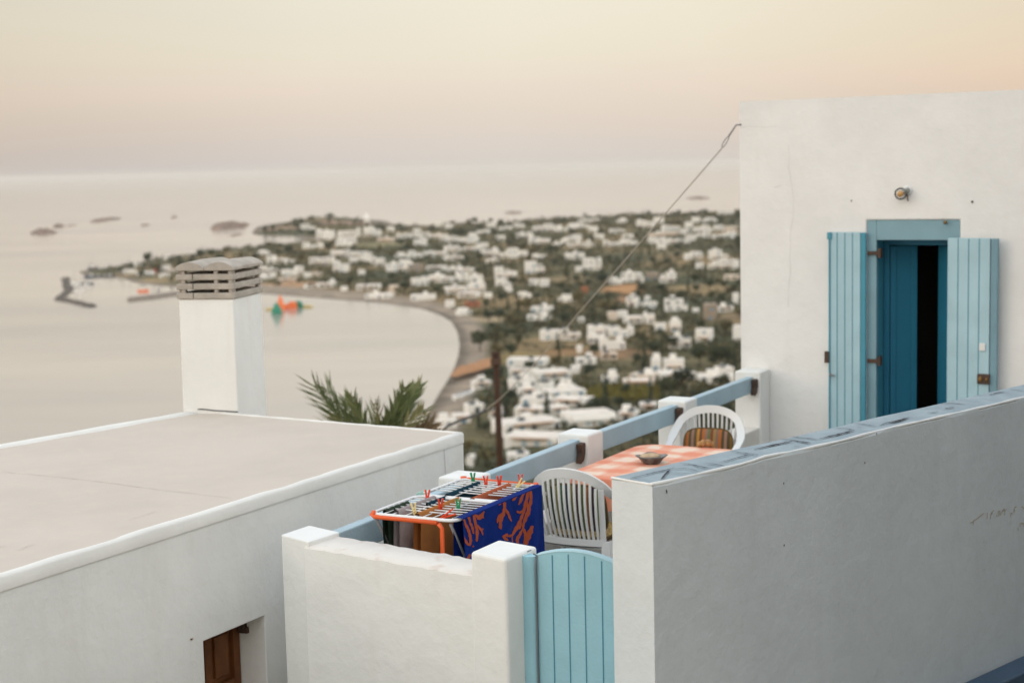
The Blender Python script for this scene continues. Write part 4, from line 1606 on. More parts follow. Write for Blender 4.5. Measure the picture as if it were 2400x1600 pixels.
def stroke(mb, pts, w, wrap, offset, mi=1):
    P = [Vector((p[0], p[1], 0)) for p in pts]
    n = len(P)
    fine = []
    for k in range(n - 1):
        p0, p1, p2, p3 = P[max(k - 1, 0)], P[k], P[k + 1], P[min(k + 2, n - 1)]
        for j in range(5):
            u = j / 5
            fine.append(.5 * ((2 * p1) + (p2 - p0) * u + (2 * p0 - 5 * p1 + 4 * p2 - p3) * u * u + (3 * p1 - p0 - 3 * p2 + p3) * u ** 3))
    fine.append(P[-1])
    lft, rgt = [], []
    m = len(fine)
    for k, p in enumerate(fine):
        d = (fine[min(k + 1, m - 1)] - fine[max(k - 1, 0)]).normalized()
        nn = Vector((-d.y, d.x, 0))
        e = min(1, .45 + 2.5 * min(k, m - 1 - k) / m) * (1 + .18 * math.sin(k * 1.9))
        lft.append(wrap(p + nn * w * .5 * e, offset))
        rgt.append(wrap(p - nn * w * .5 * e, offset))
    mb.grid([lft, rgt], mi)


def wrap(p, off):
    s, d = to_sd(p.x, p.y)
    return towel_pt(min(max(s, .002), .998), min(max(d, .004), HANG), off + .0025)


for pts, w in corals:
    stroke(mb, pts, w * 1.18, wrap, 0)
# the inner side, seen at the near end, carries the same print
for k in range(14):
    s = random.uniform(.02, .2)
    d = random.uniform(.1, .5)
    a_, b_ = K(.03 + .9 * s, 1 - .039 / Lt, -d), K(.03 + .9 * (s + .05), 1 - .039 / Lt, -d - random.uniform(-.08, .08))
    mb.face([a_, b_, b_ + Vector((0, 0, -.035)), a_ + Vector((0, 0, -.03))], 1)
tag(mb.build('beach_towel', [M['towel'], M['coral']], smooth=True), 'cobalt blue towel printed with coral branches over the side of the rack', 'towel', G)

# clothes pegs
pegs = [(1415, 215, 'green_pin', 'upright green peg above the dark cloth at the far end of the rack', 0), (1562, 250, 'red_pin', 'red peg beside the far green peg on the clothes rack', 0), (1716, 250, 'red_pin', 'red peg in the middle of the three at the far end of the rack', 0),
        (1958, 232, 'red_pin', 'red peg next to the cream peg at the far right corner of the rack', 0), (1940, 275, 'yellow_pin', 'cream peg leaning over at the far right corner of the rack', 40), (890, 415, 'red_pin', 'red peg clipped near the middle joint on the rail side of the rack', 0),
        (742, 570, 'yellow_pin', 'cream peg standing on the ochre towel at the near end of the rack', -8), (1042, 520, 'red_pin', 'upright red peg left of the near green peg on the rack', 0), (1245, 520, 'green_pin', 'green peg on the near half of the rack beside the blue towel', 0), (1105, 625, 'red_pin', 'orange red peg lying across the near corner of the rack', 62), (822, 368, 'teal_pin', 'pale teal peg lying at the middle joint outside the rack frame', 75)]
for x, y, m, lab, tilt in pegs:
    mb = MB()
    big = 1.25 if tilt == 62 else 1.0
    for sg in (-1, 1):
        P = [Vector((sg * .001, 0, -.030)), Vector((sg * .005, 0, -.012)), Vector((sg * .0055, 0, .006)), Vector((sg * .012, 0, .042))]
        mb.sweep([p * big for p in P], [(0, 1, 0)] * 4, .006, [(1, 0, 0)] * 4, .0038)
    mb.tube([(-.007, -.007, 0), (.007, -.007, 0)], .003, 6)
    p = atz(*tz(x, y), RZK + .012)
    o = mb.build('clothes_peg', M[m], local=True)
    o.location = p
    o.rotation_euler = (random.uniform(-.15, .15), math.radians(tilt), random.uniform(-.4, .4))
    tag(o, lab, 'clothes peg', 'clothes pegs on the rack')

# ------------------------------------------------------------------ table, cloth, chairs
TZ = -2.0
far_l = atz(1500, 1041, TZ)
ta0, tb1 = ab(far_l)
tab_a0 = max(ta0, .30)
tab_w, tab_len = .80, 1.25
tab_b1 = tb1 + .05
tc_ = T(tab_a0 + tab_w / 2, tab_b1 - tab_len / 2, FLOOR)
tt = thing('terrace_table', 'white plastic table under the salmon checked cloth', 'table', tuple(tc_))
RT = -math.atan2(VV.x, VV.y)


def Tl(a, b, z):
    return T(tab_a0 + a, tab_b1 - tab_len + b, z)


def rr_poly(w, l, r, n=6):
    pts = []
    for cx, cy, a0 in ((w - r, l - r, 0), (r, l - r, 90), (r, r, 180), (w - r, r, 270)):
        for k in range(n + 1):
            a = math.radians(a0 + 90 * k / n)
            pts.append((cx + r * math.cos(a), cy + r * math.sin(a)))
    return pts


mb = MB()
mb.prism([tuple(Tl(a, b, 0)[:2]) for a, b in rr_poly(tab_w, tab_len, .16)], TZ - .035, TZ - .008)
mb.build('table_top', M['plastic'], tt)
for a, b in ((.1, .12), (.7, .12), (.1, 1.13), (.7, 1.13)):
    mb = MB()
    mb.tube([Tl(a, b, FLOOR), Tl(a, b, TZ - .036)], [.022, .03], 10)
    mb.build('leg', M['plastic'], tt)
ck = bpy.data.materials.new('salmon check cloth')
ck.use_nodes = True
t_ = ck.node_tree
b_ = t_.nodes['Principled BSDF']
b_.inputs['Roughness'].default_value = .8
co = t_.nodes.new('ShaderNodeTexCoord')
mpc = t_.nodes.new('ShaderNodeMapping')
mpc.inputs['Rotation'].default_value = (0, 0, -RT)
t_.links.new(co.outputs['Object'], mpc.inputs['Vector'])
wv = []
for ax in ('X', 'Y'):
    w = t_.nodes.new('ShaderNodeTexWave')
    w.bands_direction = ax
    w.inputs['Scale'].default_value = 1.25
    w.inputs['Distortion'].default_value = 2.2
    w.inputs['Detail'].default_value = 2
    w.inputs['Detail Scale'].default_value = 3
    t_.links.new(mpc.outputs[0], w.inputs['Vector'])
    r = ramp(t_, [(.25, (0, 0, 0)), (.75, (1, 1, 1))])
    t_.links.new(w.outputs['Color'], r.inputs[0])
    wv.append(r)
mxc = t_.nodes.new('ShaderNodeMixRGB')
mxc.inputs[0].default_value = .5
t_.links.new(wv[0].outputs[0], mxc.inputs[1])
t_.links.new(wv[1].outputs[0], mxc.inputs[2])
nzc = t_.nodes.new('ShaderNodeTexNoise')
nzc.inputs['Scale'].default_value = 14
t_.links.new(co.outputs['Object'], nzc.inputs['Vector'])
mxd = t_.nodes.new('ShaderNodeMixRGB')
mxd.inputs[0].default_value = .38
t_.links.new(mxc.outputs[0], mxd.inputs[1])
t_.links.new(nzc.outputs['Fac'], mxd.inputs[2])
rc_ = ramp(t_, [(.22, (.80, .62, .49)), (.42, (.78, .44, .31)), (.6, (.75, .31, .20)), (.85, (.73, .25, .145))])
t_.links.new(mxd.outputs[0], rc_.inputs[0])
t_.links.new(rc_.outputs[0], b_.inputs['Base Color'])
mb = MB()
po = rr_poly(tab_w, tab_len, .16)
ring0 = [Tl(a, b, TZ) for a, b in po]
cen = Tl(tab_w / 2, tab_len / 2, TZ)
mb.face(ring0)
r2 = [cen + (p - cen) * 1.012 + Vector((0, 0, -.006)) for p in ring0]
r3 = [cen + (p - cen) * (1.03 + .012 * math.sin(k * 1.3)) + Vector((0, 0, -.10)) for k, p in enumerate(ring0)]
r4 = [cen + (p - cen) * (1.035 + .025 * math.sin(k * 1.3)) + Vector((0, 0, -.21 - .012 * math.sin(k * .8))) for k, p in enumerate(ring0)]
mb.grid([ring0, r2, r3, r4], closed=True)
tag(mb.build('tablecloth', ck, smooth=False), 'salmon and cream checked cloth draped over the terrace table', 'tablecloth')
# scalloped pottery bowl with a stone in it
bc = atz(1527, 1085, TZ)
mb = MB()
n = 32
rows = []
for r, z, sc in ((.0, .002, 0), (.055, .002, 0), (.064, .010, 0), (.082, .035, .2), (.102, .052, .7), (.094, .055, .7), (.074, .04, .2), (.05, .02, 0), (0, .018, 0)):
    rows.append([Vector((bc.x, bc.y, TZ)) + Vector(((r + sc * .014 * math.cos(4 * a)) * math.cos(a), (r + sc * .014 * math.cos(4 * a)) * math.sin(a), z + sc * .006 * math.cos(4 * a))) for a in np.linspace(0, 2 * math.pi, n + 1)[:-1]])
mb.grid(rows, closed=True)
tag(mb.build('pottery_bowl', M['bowl'], smooth=True), 'dark scalloped pottery bowl on the salmon tablecloth', 'bowl')


def lump(name, c, rx, ry, rz, m, seed, rot=0):
    r_ = random.Random(seed)
    mb = MB()
    rows = []
    ph = [r_.uniform(0, 6) for _ in range(6)]
    for i in range(9):
        th = math.pi * (i + .02) / 8.04
        row = []
        for k in range(14):
            a = 2 * math.pi * k / 14
            w = 1 + .10 * math.sin(2 * a + ph[0]) + .07 * math.sin(3 * a + ph[1] + th) + .06 * math.cos(2 * th + ph[2])
            x, y, z = rx * w * math.sin(th) * math.cos(a), ry * w * math.sin(th) * math.sin(a), rz * math.cos(th)
            row.append(Vector(c) + Vector((x * math.cos(rot) - y * math.sin(rot), x * math.sin(rot) + y * math.cos(rot), z + rz)))
        rows.append(row)
    mb.grid(rows, closed=True)
    return mb.build(name, m, smooth=True)


tag(lump('stone', (bc.x - .008, bc.y, TZ + .030), .066, .056, .020, mat('tan pumice', (.62, .46, .30), rough=.95, var=.25, vscale=30, bump=.4), 3, .3), 'tan stone lying in the dark pottery bowl', 'stone')
sc_ = atz(1655, 1047, TZ)
mb = MB()
for k, (dx, r) in enumerate(((-.045, .026), (-.018, .033), (.014, .034), (.042, .024))):
    rows = []
    for i in range(8):
        th = math.pi * (i + .05) / 7.1
        rows.append([Vector((sc_.x, sc_.y, TZ + r * .8)) + Vector((dx + r * math.cos(th) * .8, r * 1.05 * math.sin(th) * math.cos(a), r * .85 * math.sin(th) * math.sin(a))) for a in np.linspace(0, 2 * math.pi, 13)[:-1]])
    mb.grid(rows, closed=True)
tag(mb.build('seashell', M['bread'], smooth=True), 'small ribbed brown shell on the far end of the tablecloth', 'shell')


def make_chair():
    ch = thing('plastic_chair', '', 'chair')
    P, pl_ = M['plastic'], []
    half = [(.238, .22, .575), (.256, .08, .615), (.260, -.06, .645), (.248, -.17, .70), (.208, -.245, .77), (.122, -.285, .822), (0, -.298, .842)]

    def cr(pts, n=5):
        V = [Vector(p) for p in pts]
        o = []
        for k in range(len(V) - 1):
            p0, p1, p2, p3 = V[max(k - 1, 0)], V[k], V[k + 1], V[min(k + 2, len(V) - 1)]
            for j in range(n):
                u = j / n
                o.append(.5 * ((2 * p1) + (p2 - p0) * u + (2 * p0 - 5 * p1 + 4 * p2 - p3) * u * u + (3 * p1 - p0 - 3 * p2 + p3) * u ** 3))
        o.append(V[-1])
        return o
    full = half + [(-x, y, z) for x, y, z in reversed(half[:-1])]
    cv = cr(full, 6)
    # back: rim (upper part of the sweep), bottom rail, stiles and slats
    split = 12
    up = cv[split:len(cv) - split]

    def frame(pts):
        wd, td = [], []
        for p in pts:
            f = min(1, max(0, (p.z - .64) / .16))
            a = Vector((math.copysign(1, p.x) if abs(p.x) > 1e-6 else 0, 0, 0)) * (1 - f) + Vector((p.x * 1.6, -.12, .75)) * f
            a.normalize()
            t = Vector((0, 0, 1)) * (1 - f) + Vector((p.x * -1.0, 1, .12)) * f
            t = (t - a * t.dot(a)).normalized()
            wd.append(a)
            td.append(t)
        return wd, td
    mb = MB()
    wd, td = frame(up)
    mb.sweep(up, wd, .030, td, .008)
    nsl = 12
    for k in range(nsl):
        x = -.175 + .35 * k / (nsl - 1)
        xt = x * 1.12
        pts = []
        for j in range(7):
            u = j / 6
            zt_ = .815 - 1.55 * xt * xt
            pts.append((x + (xt - x) * u, -.205 - .085 * u - .028 * math.sin(math.pi * u) * (1 - (x / .25) ** 2), .405 + (zt_ - .405) * u))
        mb.sweep(pts, [(1, 0, 0)] * 7, .0072, [(0, 1, 0)] * 7, .005)
    for sx in (-1, 1):
        pts = [(sx * (.205 + .012 * u), -.20 - .055 * u, .385 + .36 * u) for u in np.linspace(0, 1, 6)]
        mb.sweep(pts, [(1, 0, 0)] * 6, .017, [(0, 1, 0)] * 6, .008)
    mb.sweep([(x, -.205 - .03 * (1 - (x / .22) ** 2), .398) for x in np.linspace(-.222, .222, 9)], [(0, 0, 1)] * 9, .02, [(0, 1, 0)] * 9, .008)
    mb.build('backrest', P, ch, local=True)
    for sg in (1, -1):
        seg = [p for p in cv[:split + 1]]
        pts = [Vector((p.x * sg, p.y, p.z)) for p in seg]
        wd, td = frame(pts)
        mb = MB()
        mb.sweep(pts, wd, .025, td, .008)
        mb.build('armrest', P, ch, local=True)
    mb = MB()
    rows = []
    for y, z in ((-.215, .382), (-.20, .388), (-.1, .378), (.05, .378), (.17, .395), (.215, .40), (.235, .385), (.235, .355)):
        rows.append([Vector((x * (1 + .06 * (y + .2)), y, z - .012 * (1 - (x / .24) ** 2))) for x in np.linspace(-.235, .235, 9)])
    mb.grid(rows)
    mb.grid([[p + Vector((0, 0, -.014)) for p in r] for r in rows[::-1]])
    for i_ in (0, 8):
        mb.grid([[r[i_] for r in rows], [r[i_] + Vector((0, 0, -.045)) for r in rows]])
    mb.build('seat', P, ch, local=True, smooth=True)
    for sx in (-1, 1):
        mb = MB()
        mb.sweep([(sx * .238, .215, .575), (sx * .238, .222, .40), (sx * .255, .26, 0)], [(1, 0, 0)] * 3, [.024, .03, .02], [(0, 1, 0)] * 3, .012)
        mb.sweep([(sx * .258, .20, .575), (sx * .258, .205, .40), (sx * .27, .245, 0)], [(0, 1, 0)] * 3, [.024, .03, .018], [(1, 0, 0)] * 3, .007)
        mb.build('leg', P, ch, local=True)
        mb = MB()
        mb.sweep([(sx * .222, -.205, .41), (sx * .232, -.22, .30), (sx * .262, -.29, 0)], [(1, 0, 0)] * 3, [.026, .028, .018], [(0, 1, 0)] * 3, .01)
        mb.sweep([(sx * .245, -.19, .41), (sx * .254, -.205, .30), (sx * .278, -.275, 0)], [(0, 1, 0)] * 3, [.026, .026, .016], [(1, 0, 0)] * 3, .007)
        mb.build('leg', P, ch, local=True)
    return ch


chair = make_chair()
CG = 'white plastic chairs at the table'


def place_chair(o, px, py, rot, label):
    # the middle of the back rim (z .842, .298 behind the middle) is what the photograph shows
    p = atz(px, py, FLOOR + .842)
    off = Vector((0, -.298, 0))
    off.rotate(Matrix.Rotation(rot, 3, 'Z'))
    o.location = (p.x - off.x, p.y - off.y, FLOOR)
    o.rotation_euler = (0, 0, rot)
    tag(o, label, 'chair', CG)
    return o


chair2 = copy_tree(chair)
place_chair(chair, 1325, 1108, RT + math.radians(2), 'white plastic chair with its slatted back to the gate and clothes rack')
place_chair(chair2, 1666, 958, RT + math.pi + math.radians(12), 'white plastic chair facing us across the table with striped cushion')


def stripes(name, cols):
    m = bpy.data.materials.new(name)
    m.use_nodes = True
    t = m.node_tree
    b = t.nodes['Principled BSDF']
    b.inputs['Roughness'].default_value = .95
    co = t.nodes.new('ShaderNodeTexCoord')
    sp = t.nodes.new('ShaderNodeSeparateXYZ')
    t.links.new(co.outputs['Generated'], sp.inputs[0])
    n = len(cols)
    r = ramp(t, [(i / n, c) for i, c in enumerate(cols)], 'CONSTANT')
    t.links.new(sp.outputs['X'], r.inputs[0])
    wv = t.nodes.new('ShaderNodeTexWave')
    wv.bands_direction = 'DIAGONAL'
    wv.inputs['Scale'].default_value = 60
    t.links.new(co.outputs['Object'], wv.inputs['Vector'])
    rr = ramp(t, [(0, (.72, .72, .72)), (1, (1.1, 1.1, 1.1))])
    t.links.new(wv.outputs['Color'], rr.inputs[0])
    mx = t.nodes.new('ShaderNodeMixRGB')
    mx.blend_type = 'MULTIPLY'
    mx.inputs[0].default_value = .8
    t.links.new(r.outputs[0], mx.inputs[1])
    t.links.new(rr.outputs[0], mx.inputs[2])
    t.links.new(mx.outputs[0], b.inputs['Base Color'])
    return m


sc1 = stripes('orange olive stripes', [(.22, .12, .03), (.10, .07, .03), (.32, .18, .12), (.09, .065, .03), (.40, .12, .025), (.22, .13, .09), (.30, .18, .06), (.20, .06, .02), (.14, .14, .06), (.26, .15, .10), (.42, .13, .03), (.15, .07, .03), (.48, .21, .035), (.12, .08, .035), (.30, .17, .12), (.10, .075, .035), (.40, .13, .03), (.2, .09, .03)])
sc2 = stripes('green dark stripes', [(.12, .16, .05), (.03, .05, .02), (.25, .22, .08), (.08, .14, .08), (.04, .05, .07), (.20, .18, .06), (.07, .03, .03), (.10, .13, .04), (.30, .12, .04), (.05, .03, .05), (.16, .20, .06), (.04, .06, .04)])


def cushion(label, m, ch, y, z0, w, h, tilt, piping=True):
    mb = MB()
    for sd_ in (1, -1):
        rows = []
        for i in range(13):
            v = -1 + 2 * i / 12
            row = []
            for k in range(13):
                u = -1 + 2 * k / 12
                # squircle outline
                r = (abs(u) ** 4 + abs(v) ** 4) ** .25
                mx = max(abs(u), abs(v))
                f = mx / r if r > 1e-6 else 1
                row.append(Vector((u * f * w / 2, sd_ * .045 * (max(0, 1 - mx ** 2.6)) ** .6, v * f * h / 2)))
            rows.append(row)
        mb.grid(rows if sd_ > 0 else rows[::-1])
    o = mb.build('cushion', m, local=True, smooth=True)
    rot = ch.rotation_euler.z
    c = Vector((0, y, z0 + h / 2))
    c.rotate(Matrix.Rotation(rot, 3, 'Z'))
    o.location = Vector(ch.location) + c
    o.rotation_euler = (tilt, 0, rot)
    tag(o, label, 'cushion', 'cushions on the plastic chairs')
    pm = MB()
    pts = []
    for k in range(41):
        a = 2 * math.pi * k / 40
        cu, su = math.cos(a), math.sin(a)
        r = 1 / (abs(cu) ** 4 + abs(su) ** 4) ** .25
        pts.append((cu * r * w / 2, 0, su * r * h / 2))
    pm.tube(pts, .006, 6, caps=False)
    pm.build('piping', mat('olive piping', (.13, .085, .03), rough=.9), o, local=True, smooth=True)
    return o


cushion('orange and olive striped cushion against the chair facing us', sc1, chair2, -.155, .385, .375, .33, math.radians(14))
cushion('green and dark striped cushion behind the slats of the nearer chair', sc2, chair, -.13, .42, .40, .33, math.radians(14))
cs = cushion('woven straw pad on the seat of the nearer chair', M['straw'], chair, .03, .30, .40, .40, math.radians(90))
cs.location.z = FLOOR + .415

# ------------------------------------------------------------------ cable, pole, palm
mb = MB()
pp = land_at(1172, 1085)
dpole = 46.0
pd = ray(1166, 960)
pbase = Vector(pd * (dpole / pd[1]))
ptop_z = (Vector(ray(1162, 824)) * (dpole / ray(1162, 824)[1])).z
gz = float(ground(pbase.x, pbase.y)[0])
tp = thing('utility_pole', 'dark brown wooden utility pole behind the terrace railing', 'pole', (pbase.x, pbase.y, gz - .5))
mb = MB()
top_p = Vector(ray(1162, 824) * (dpole / ray(1162, 824)[1]))
bot = Vector(ray(1172, 1086) * (dpole / ray(1172, 1086)[1]))
dd = (bot - top_p)
bot2 = top_p + dd * ((gz - .5 - top_p.z) / dd.z)
mb.tube([top_p, top_p.lerp(bot2, .5), bot2], [.09, .10, .12], 12)
mb.build('shaft', M['pole'], tp, smooth=True)
mb = MB()
mb.box(top_p + Vector((0, -.1, -.28)), (.16, 0, .02), (0, .06, 0), (0, 0, .10))
mb.tube([top_p + Vector((-.1, -.12, -.2)), top_p + Vector((-.12, -.12, .02))], .03, 8)
mb.tube([top_p + Vector((.1, -.12, -.2)), top_p + Vector((.11, -.12, -.01))], .03, 8)
mb.build('insulator_bracket', M['iron'], tp)
hook = hp(1728, 294, .02)
cable_px = [(1728, 294, 1), (1707, 322, 1), (1690, 345, 1)]
mb = MB()
hk = [hp(1728, 293, .0) - UU * .01, hp(1707, 321, -.02)]
mb.tube([hk[0] + UU * .05, hk[0], hk[1]], .007, 8)
lo = []
for k in range(17):
    a = 2 * math.pi * k / 16
    ctr_ = hp(1700, 333, -.03)
    ax = (hp(1693, 346, -.03) - hp(1707, 321, -.03))
    lo.append(ctr_ + ax * (.5 * math.cos(a)) + UU * (.016 * math.sin(a)))
tcab = thing('overhead_cable', 'thin grey cable slanting from the house corner down past the utility pole', 'cable', tuple(hk[0]))
mb.tube(lo, .004, 6, caps=False)
mb.build('wall_hook', M['strut'], tcab, smooth=True)
path = [(1693, 346, .0), (1640, 408, .12), (1531, 533, .3), (1450, 627, .42), (1370, 718, .53), (1310, 788, .62), (1255, 850, .71), (1205, 902, .8), (1168, 938, .86), (1135, 963, .93), (1125, 968, .95)]
d0, d1_ = hp(1693, 346, -.03).y, 27.0
pts = []
for x, y, u in path:
    dep = 1 / ((1 - u) / d0 + u / d1_)
    r_ = ray(x, y)
    pts.append(Vector(r_ * (dep / r_[1])))
mb = MB()
mb.tube(pts, .0065, 6)
mb.build('wire', M['cable'], tcab, smooth=True)
mb = MB()
pts2 = []
for x, y, u in ((1140, 960, .92), (1120, 972, .95), (1100, 977, .97), (1075, 986, 1.0), (1050, 998, 1.03), (1020, 1022, 1.06), (980, 1060, 1.1)):
    dep = 1 / ((1 - u) / d0 + u / d1_)
    r_ = ray(x, y)
    pts2.append(Vector(r_ * (dep / r_[1])))
mb.tube(pts2, .022, 6)
mb.build('insulated_tail', M['cable_dark'], tcab, smooth=True)


def frond(mb, base, tip, sag, n, leaf, width, fold=.9, seed=0, mi=0):
    r_ = random.Random(seed)
    base, tip = Vector(base), Vector(tip)
    ax = tip - base
    side = ax.cross(Vector((0, 1, .2))).normalized()
    nrm = side.cross(ax).normalized()
    pts = [base + ax * u + Vector((0, 0, -sag * u * u)) for u in np.linspace(0, 1, 9)]
    mb.tube(pts, [.014 - .0012 * k for k in range(9)], 5, mi)
    for k in range(n):
        u = .12 + .88 * k / n
        p = base + ax * u + Vector((0, 0, -sag * u * u))
        for sg in (-1, 1):
            ln = leaf * (.55 + .45 * math.sin(math.pi * min(1, u * .9 + .1))) * r_.uniform(.8, 1.15)
            d = (ax.normalized() * r_.uniform(.9, 1.25) + side * sg * r_.uniform(.28, .55) + nrm * r_.uniform(-.35, .35)).normalized()
            w = d.cross(nrm).normalized() * width * r_.uniform(.9, 1.6)
            mid_ = p + d * ln * .5 + Vector((0, 0, -.01))
            e = p + d * ln + Vector((0, 0, -.04 * ln))
            mb.face([p - w * .5, mid_ - w, e, mid_ + w, p + w * .5], mi)


pdpt = 16.0
pal = lambda x, y, d=pdpt: Vector(ray(x, y) * (d / ray(x, y)[1]))
pc = pal(880, 1075)
gzp = float(ground(pc.x, pc.y)[0])
tpm = thing('palm_tree', 'green palm with spiky upright fronds showing above the far edge of the flat roof', 'palm', (pc.x, pc.y, gzp - .2))
mb = MB()
tpts = [Vector((pc.x, pc.y, gzp - .2)), Vector((pc.x + .05, pc.y, (gzp + pc.z) / 2)), pc]
mb.tube(tpts, [.24, .20, .22], 14)
for k in range(26):
    z = gzp + (pc.z - gzp) * k / 26
    a = k * 2.4
    mb.box((pc.x + .21 * math.cos(a), pc.y + .21 * math.sin(a), z), (.05, 0, 0), (0, .05, 0), (.03 * math.cos(a), .03 * math.sin(a), .07))
mb.build('trunk', M['bark'], tpm)
fr_ = [((850, 1050), (738, 925), -.1, 22, .42, .006), ((852, 1050), (768, 928), -.1, 20, .36, .006), ((860, 1045), (828, 935), -.03, 20, .27, .008), ((862, 1045), (812, 945), -.05, 18, .27, .008), ((880, 1045), (876, 945), 0, 12, .24, .005), ((890, 1045), (915, 965), .03, 18, .28, .007),
       ((905, 1045), (957, 925), 0, 22, .28, .009), ((908, 1045), (975, 915), 0, 22, .26, .008), ((905, 1050), (995, 945), .06, 20, .28, .007), ((870, 1050), (842, 975), 0, 16, .26, .008), ((895, 1050), (895, 985), 0, 16, .26, .008), ((850, 1052), (790, 975), 0, 16, .28, .007),
       ((902, 1045), (948, 905), 0, 22, .26, .009), ((906, 1045), (984, 898), 0, 22, .24, .009), ((904, 1045), (966, 912), 0, 22, .26, .010), ((900, 1045), (935, 950), 0, 18, .24, .009)]
for k, (b0, t0, sg, n, lf_, w) in enumerate(fr_):
    mb = MB()
    dz = random.uniform(-.5, .5)
    frond(mb, pc + (pal(*b0) - pc) * .6, pal(*t0, pdpt + dz), sg, n, lf_, w, seed=k)
    mb.build('frond', M['leaf_palm'], tpm)
mb = MB()
frond(mb, pc + Vector((.1, .1, 0)), pal(880, 935, pdpt - .2), 0, 8, .22, .005, seed=31)
frond(mb, pc + Vector((.15, .1, 0)), pal(1012, 975, pdpt), .1, 22, .28, .010, seed=32)
frond(mb, pc + Vector((.15, -.1, 0)), pal(1020, 995, pdpt), .15, 22, .26, .010, seed=33)
mb.build('dry_frond', M['leaf_dry'], tpm)

# ------------------------------------------------------------------ the seaside town on the plain
zB = lambda x, y: (600 + x / 3.92, 450 + y / 3.92)
zC = lambda x, y: (1150 + x / 3.92, 450 + y / 3.92)
zD = lambda x, y: (1000 + x / 3.136, 750 + y / 3.136)
# walls seen in the photograph: x0, x1, top, foot (in the enlargement they were read from) and what kind
LB = [(410, 540, 300, 350), (550, 700, 320, 430), (610, 700, 380, 440), (770, 960, 330, 420), (770, 930, 420, 490), (730, 860, 450, 500), (990, 1140, 330, 410), (1205, 1265, 325, 370), (1115, 1255, 425, 465, 't'),
      (1290, 1450, 385, 430), (1450, 1545, 345, 430), (1450, 1560, 430, 495), (1563, 1760, 370, 430), (1650, 1720, 290, 330), (1740, 1810, 300, 340), (1690, 1850, 415, 462), (1860, 1940, 425, 475), (1950, 2050, 385, 470),
      (2020, 2130, 350, 385), (2120, 2200, 290, 330), (2215, 2290, 405, 450), (2230, 2340, 320, 350), (430, 540, 470, 520), (565, 620, 470, 515), (95, 265, 590, 660), (0, 40, 640, 700), (20, 130, 540, 580),
      (267, 305, 620, 660), (312, 362, 630, 665), (490, 710, 600, 680), (690, 860, 530, 600), (865, 1050, 550, 605), (710, 850, 640, 740), (860, 950, 612, 662), (960, 1050, 590, 640), (1060, 1185, 600, 680), (1190, 1430, 632, 735),
      (1290, 1400, 560, 605), (1415, 1540, 545, 610), (1548, 1740, 545, 600), (1745, 1890, 500, 560), (1750, 1910, 592, 632), (1900, 2035, 490, 545), (2045, 2130, 475, 530), (2095, 2230, 530, 600), (2240, 2352, 540, 610), (2085, 2220, 612, 662),
      (30, 200, 690, 750), (10, 130, 757, 802), (135, 190, 750, 792), (260, 440, 690, 770), (443, 500, 745, 792), (505, 605, 742, 777, 't'), (940, 1005, 722, 767), (1400, 1510, 665, 740, 's'), (1560, 1720, 682, 722), (1735, 1985, 688, 742),
      (1450, 1590, 780, 862), (1600, 1810, 762, 832), (1880, 2085, 742, 828), (1750, 2105, 838, 932), (1850, 2035, 936, 972), (2095, 2160, 930, 977), (2195, 2345, 692, 800), (2205, 2330, 808, 872), (475, 735, 828, 882), (925, 1130, 852, 902),
      (780, 840, 872, 912), (1225, 1305, 862, 930, 't'), (1000, 1220, 935, 982), (1430, 1650, 945, 997), (1745, 1825, 1000, 1062), (1915, 2050, 1008, 1062, 'o'), (1865, 1985, 1068, 1132), (205, 378, 795, 832, 't')]
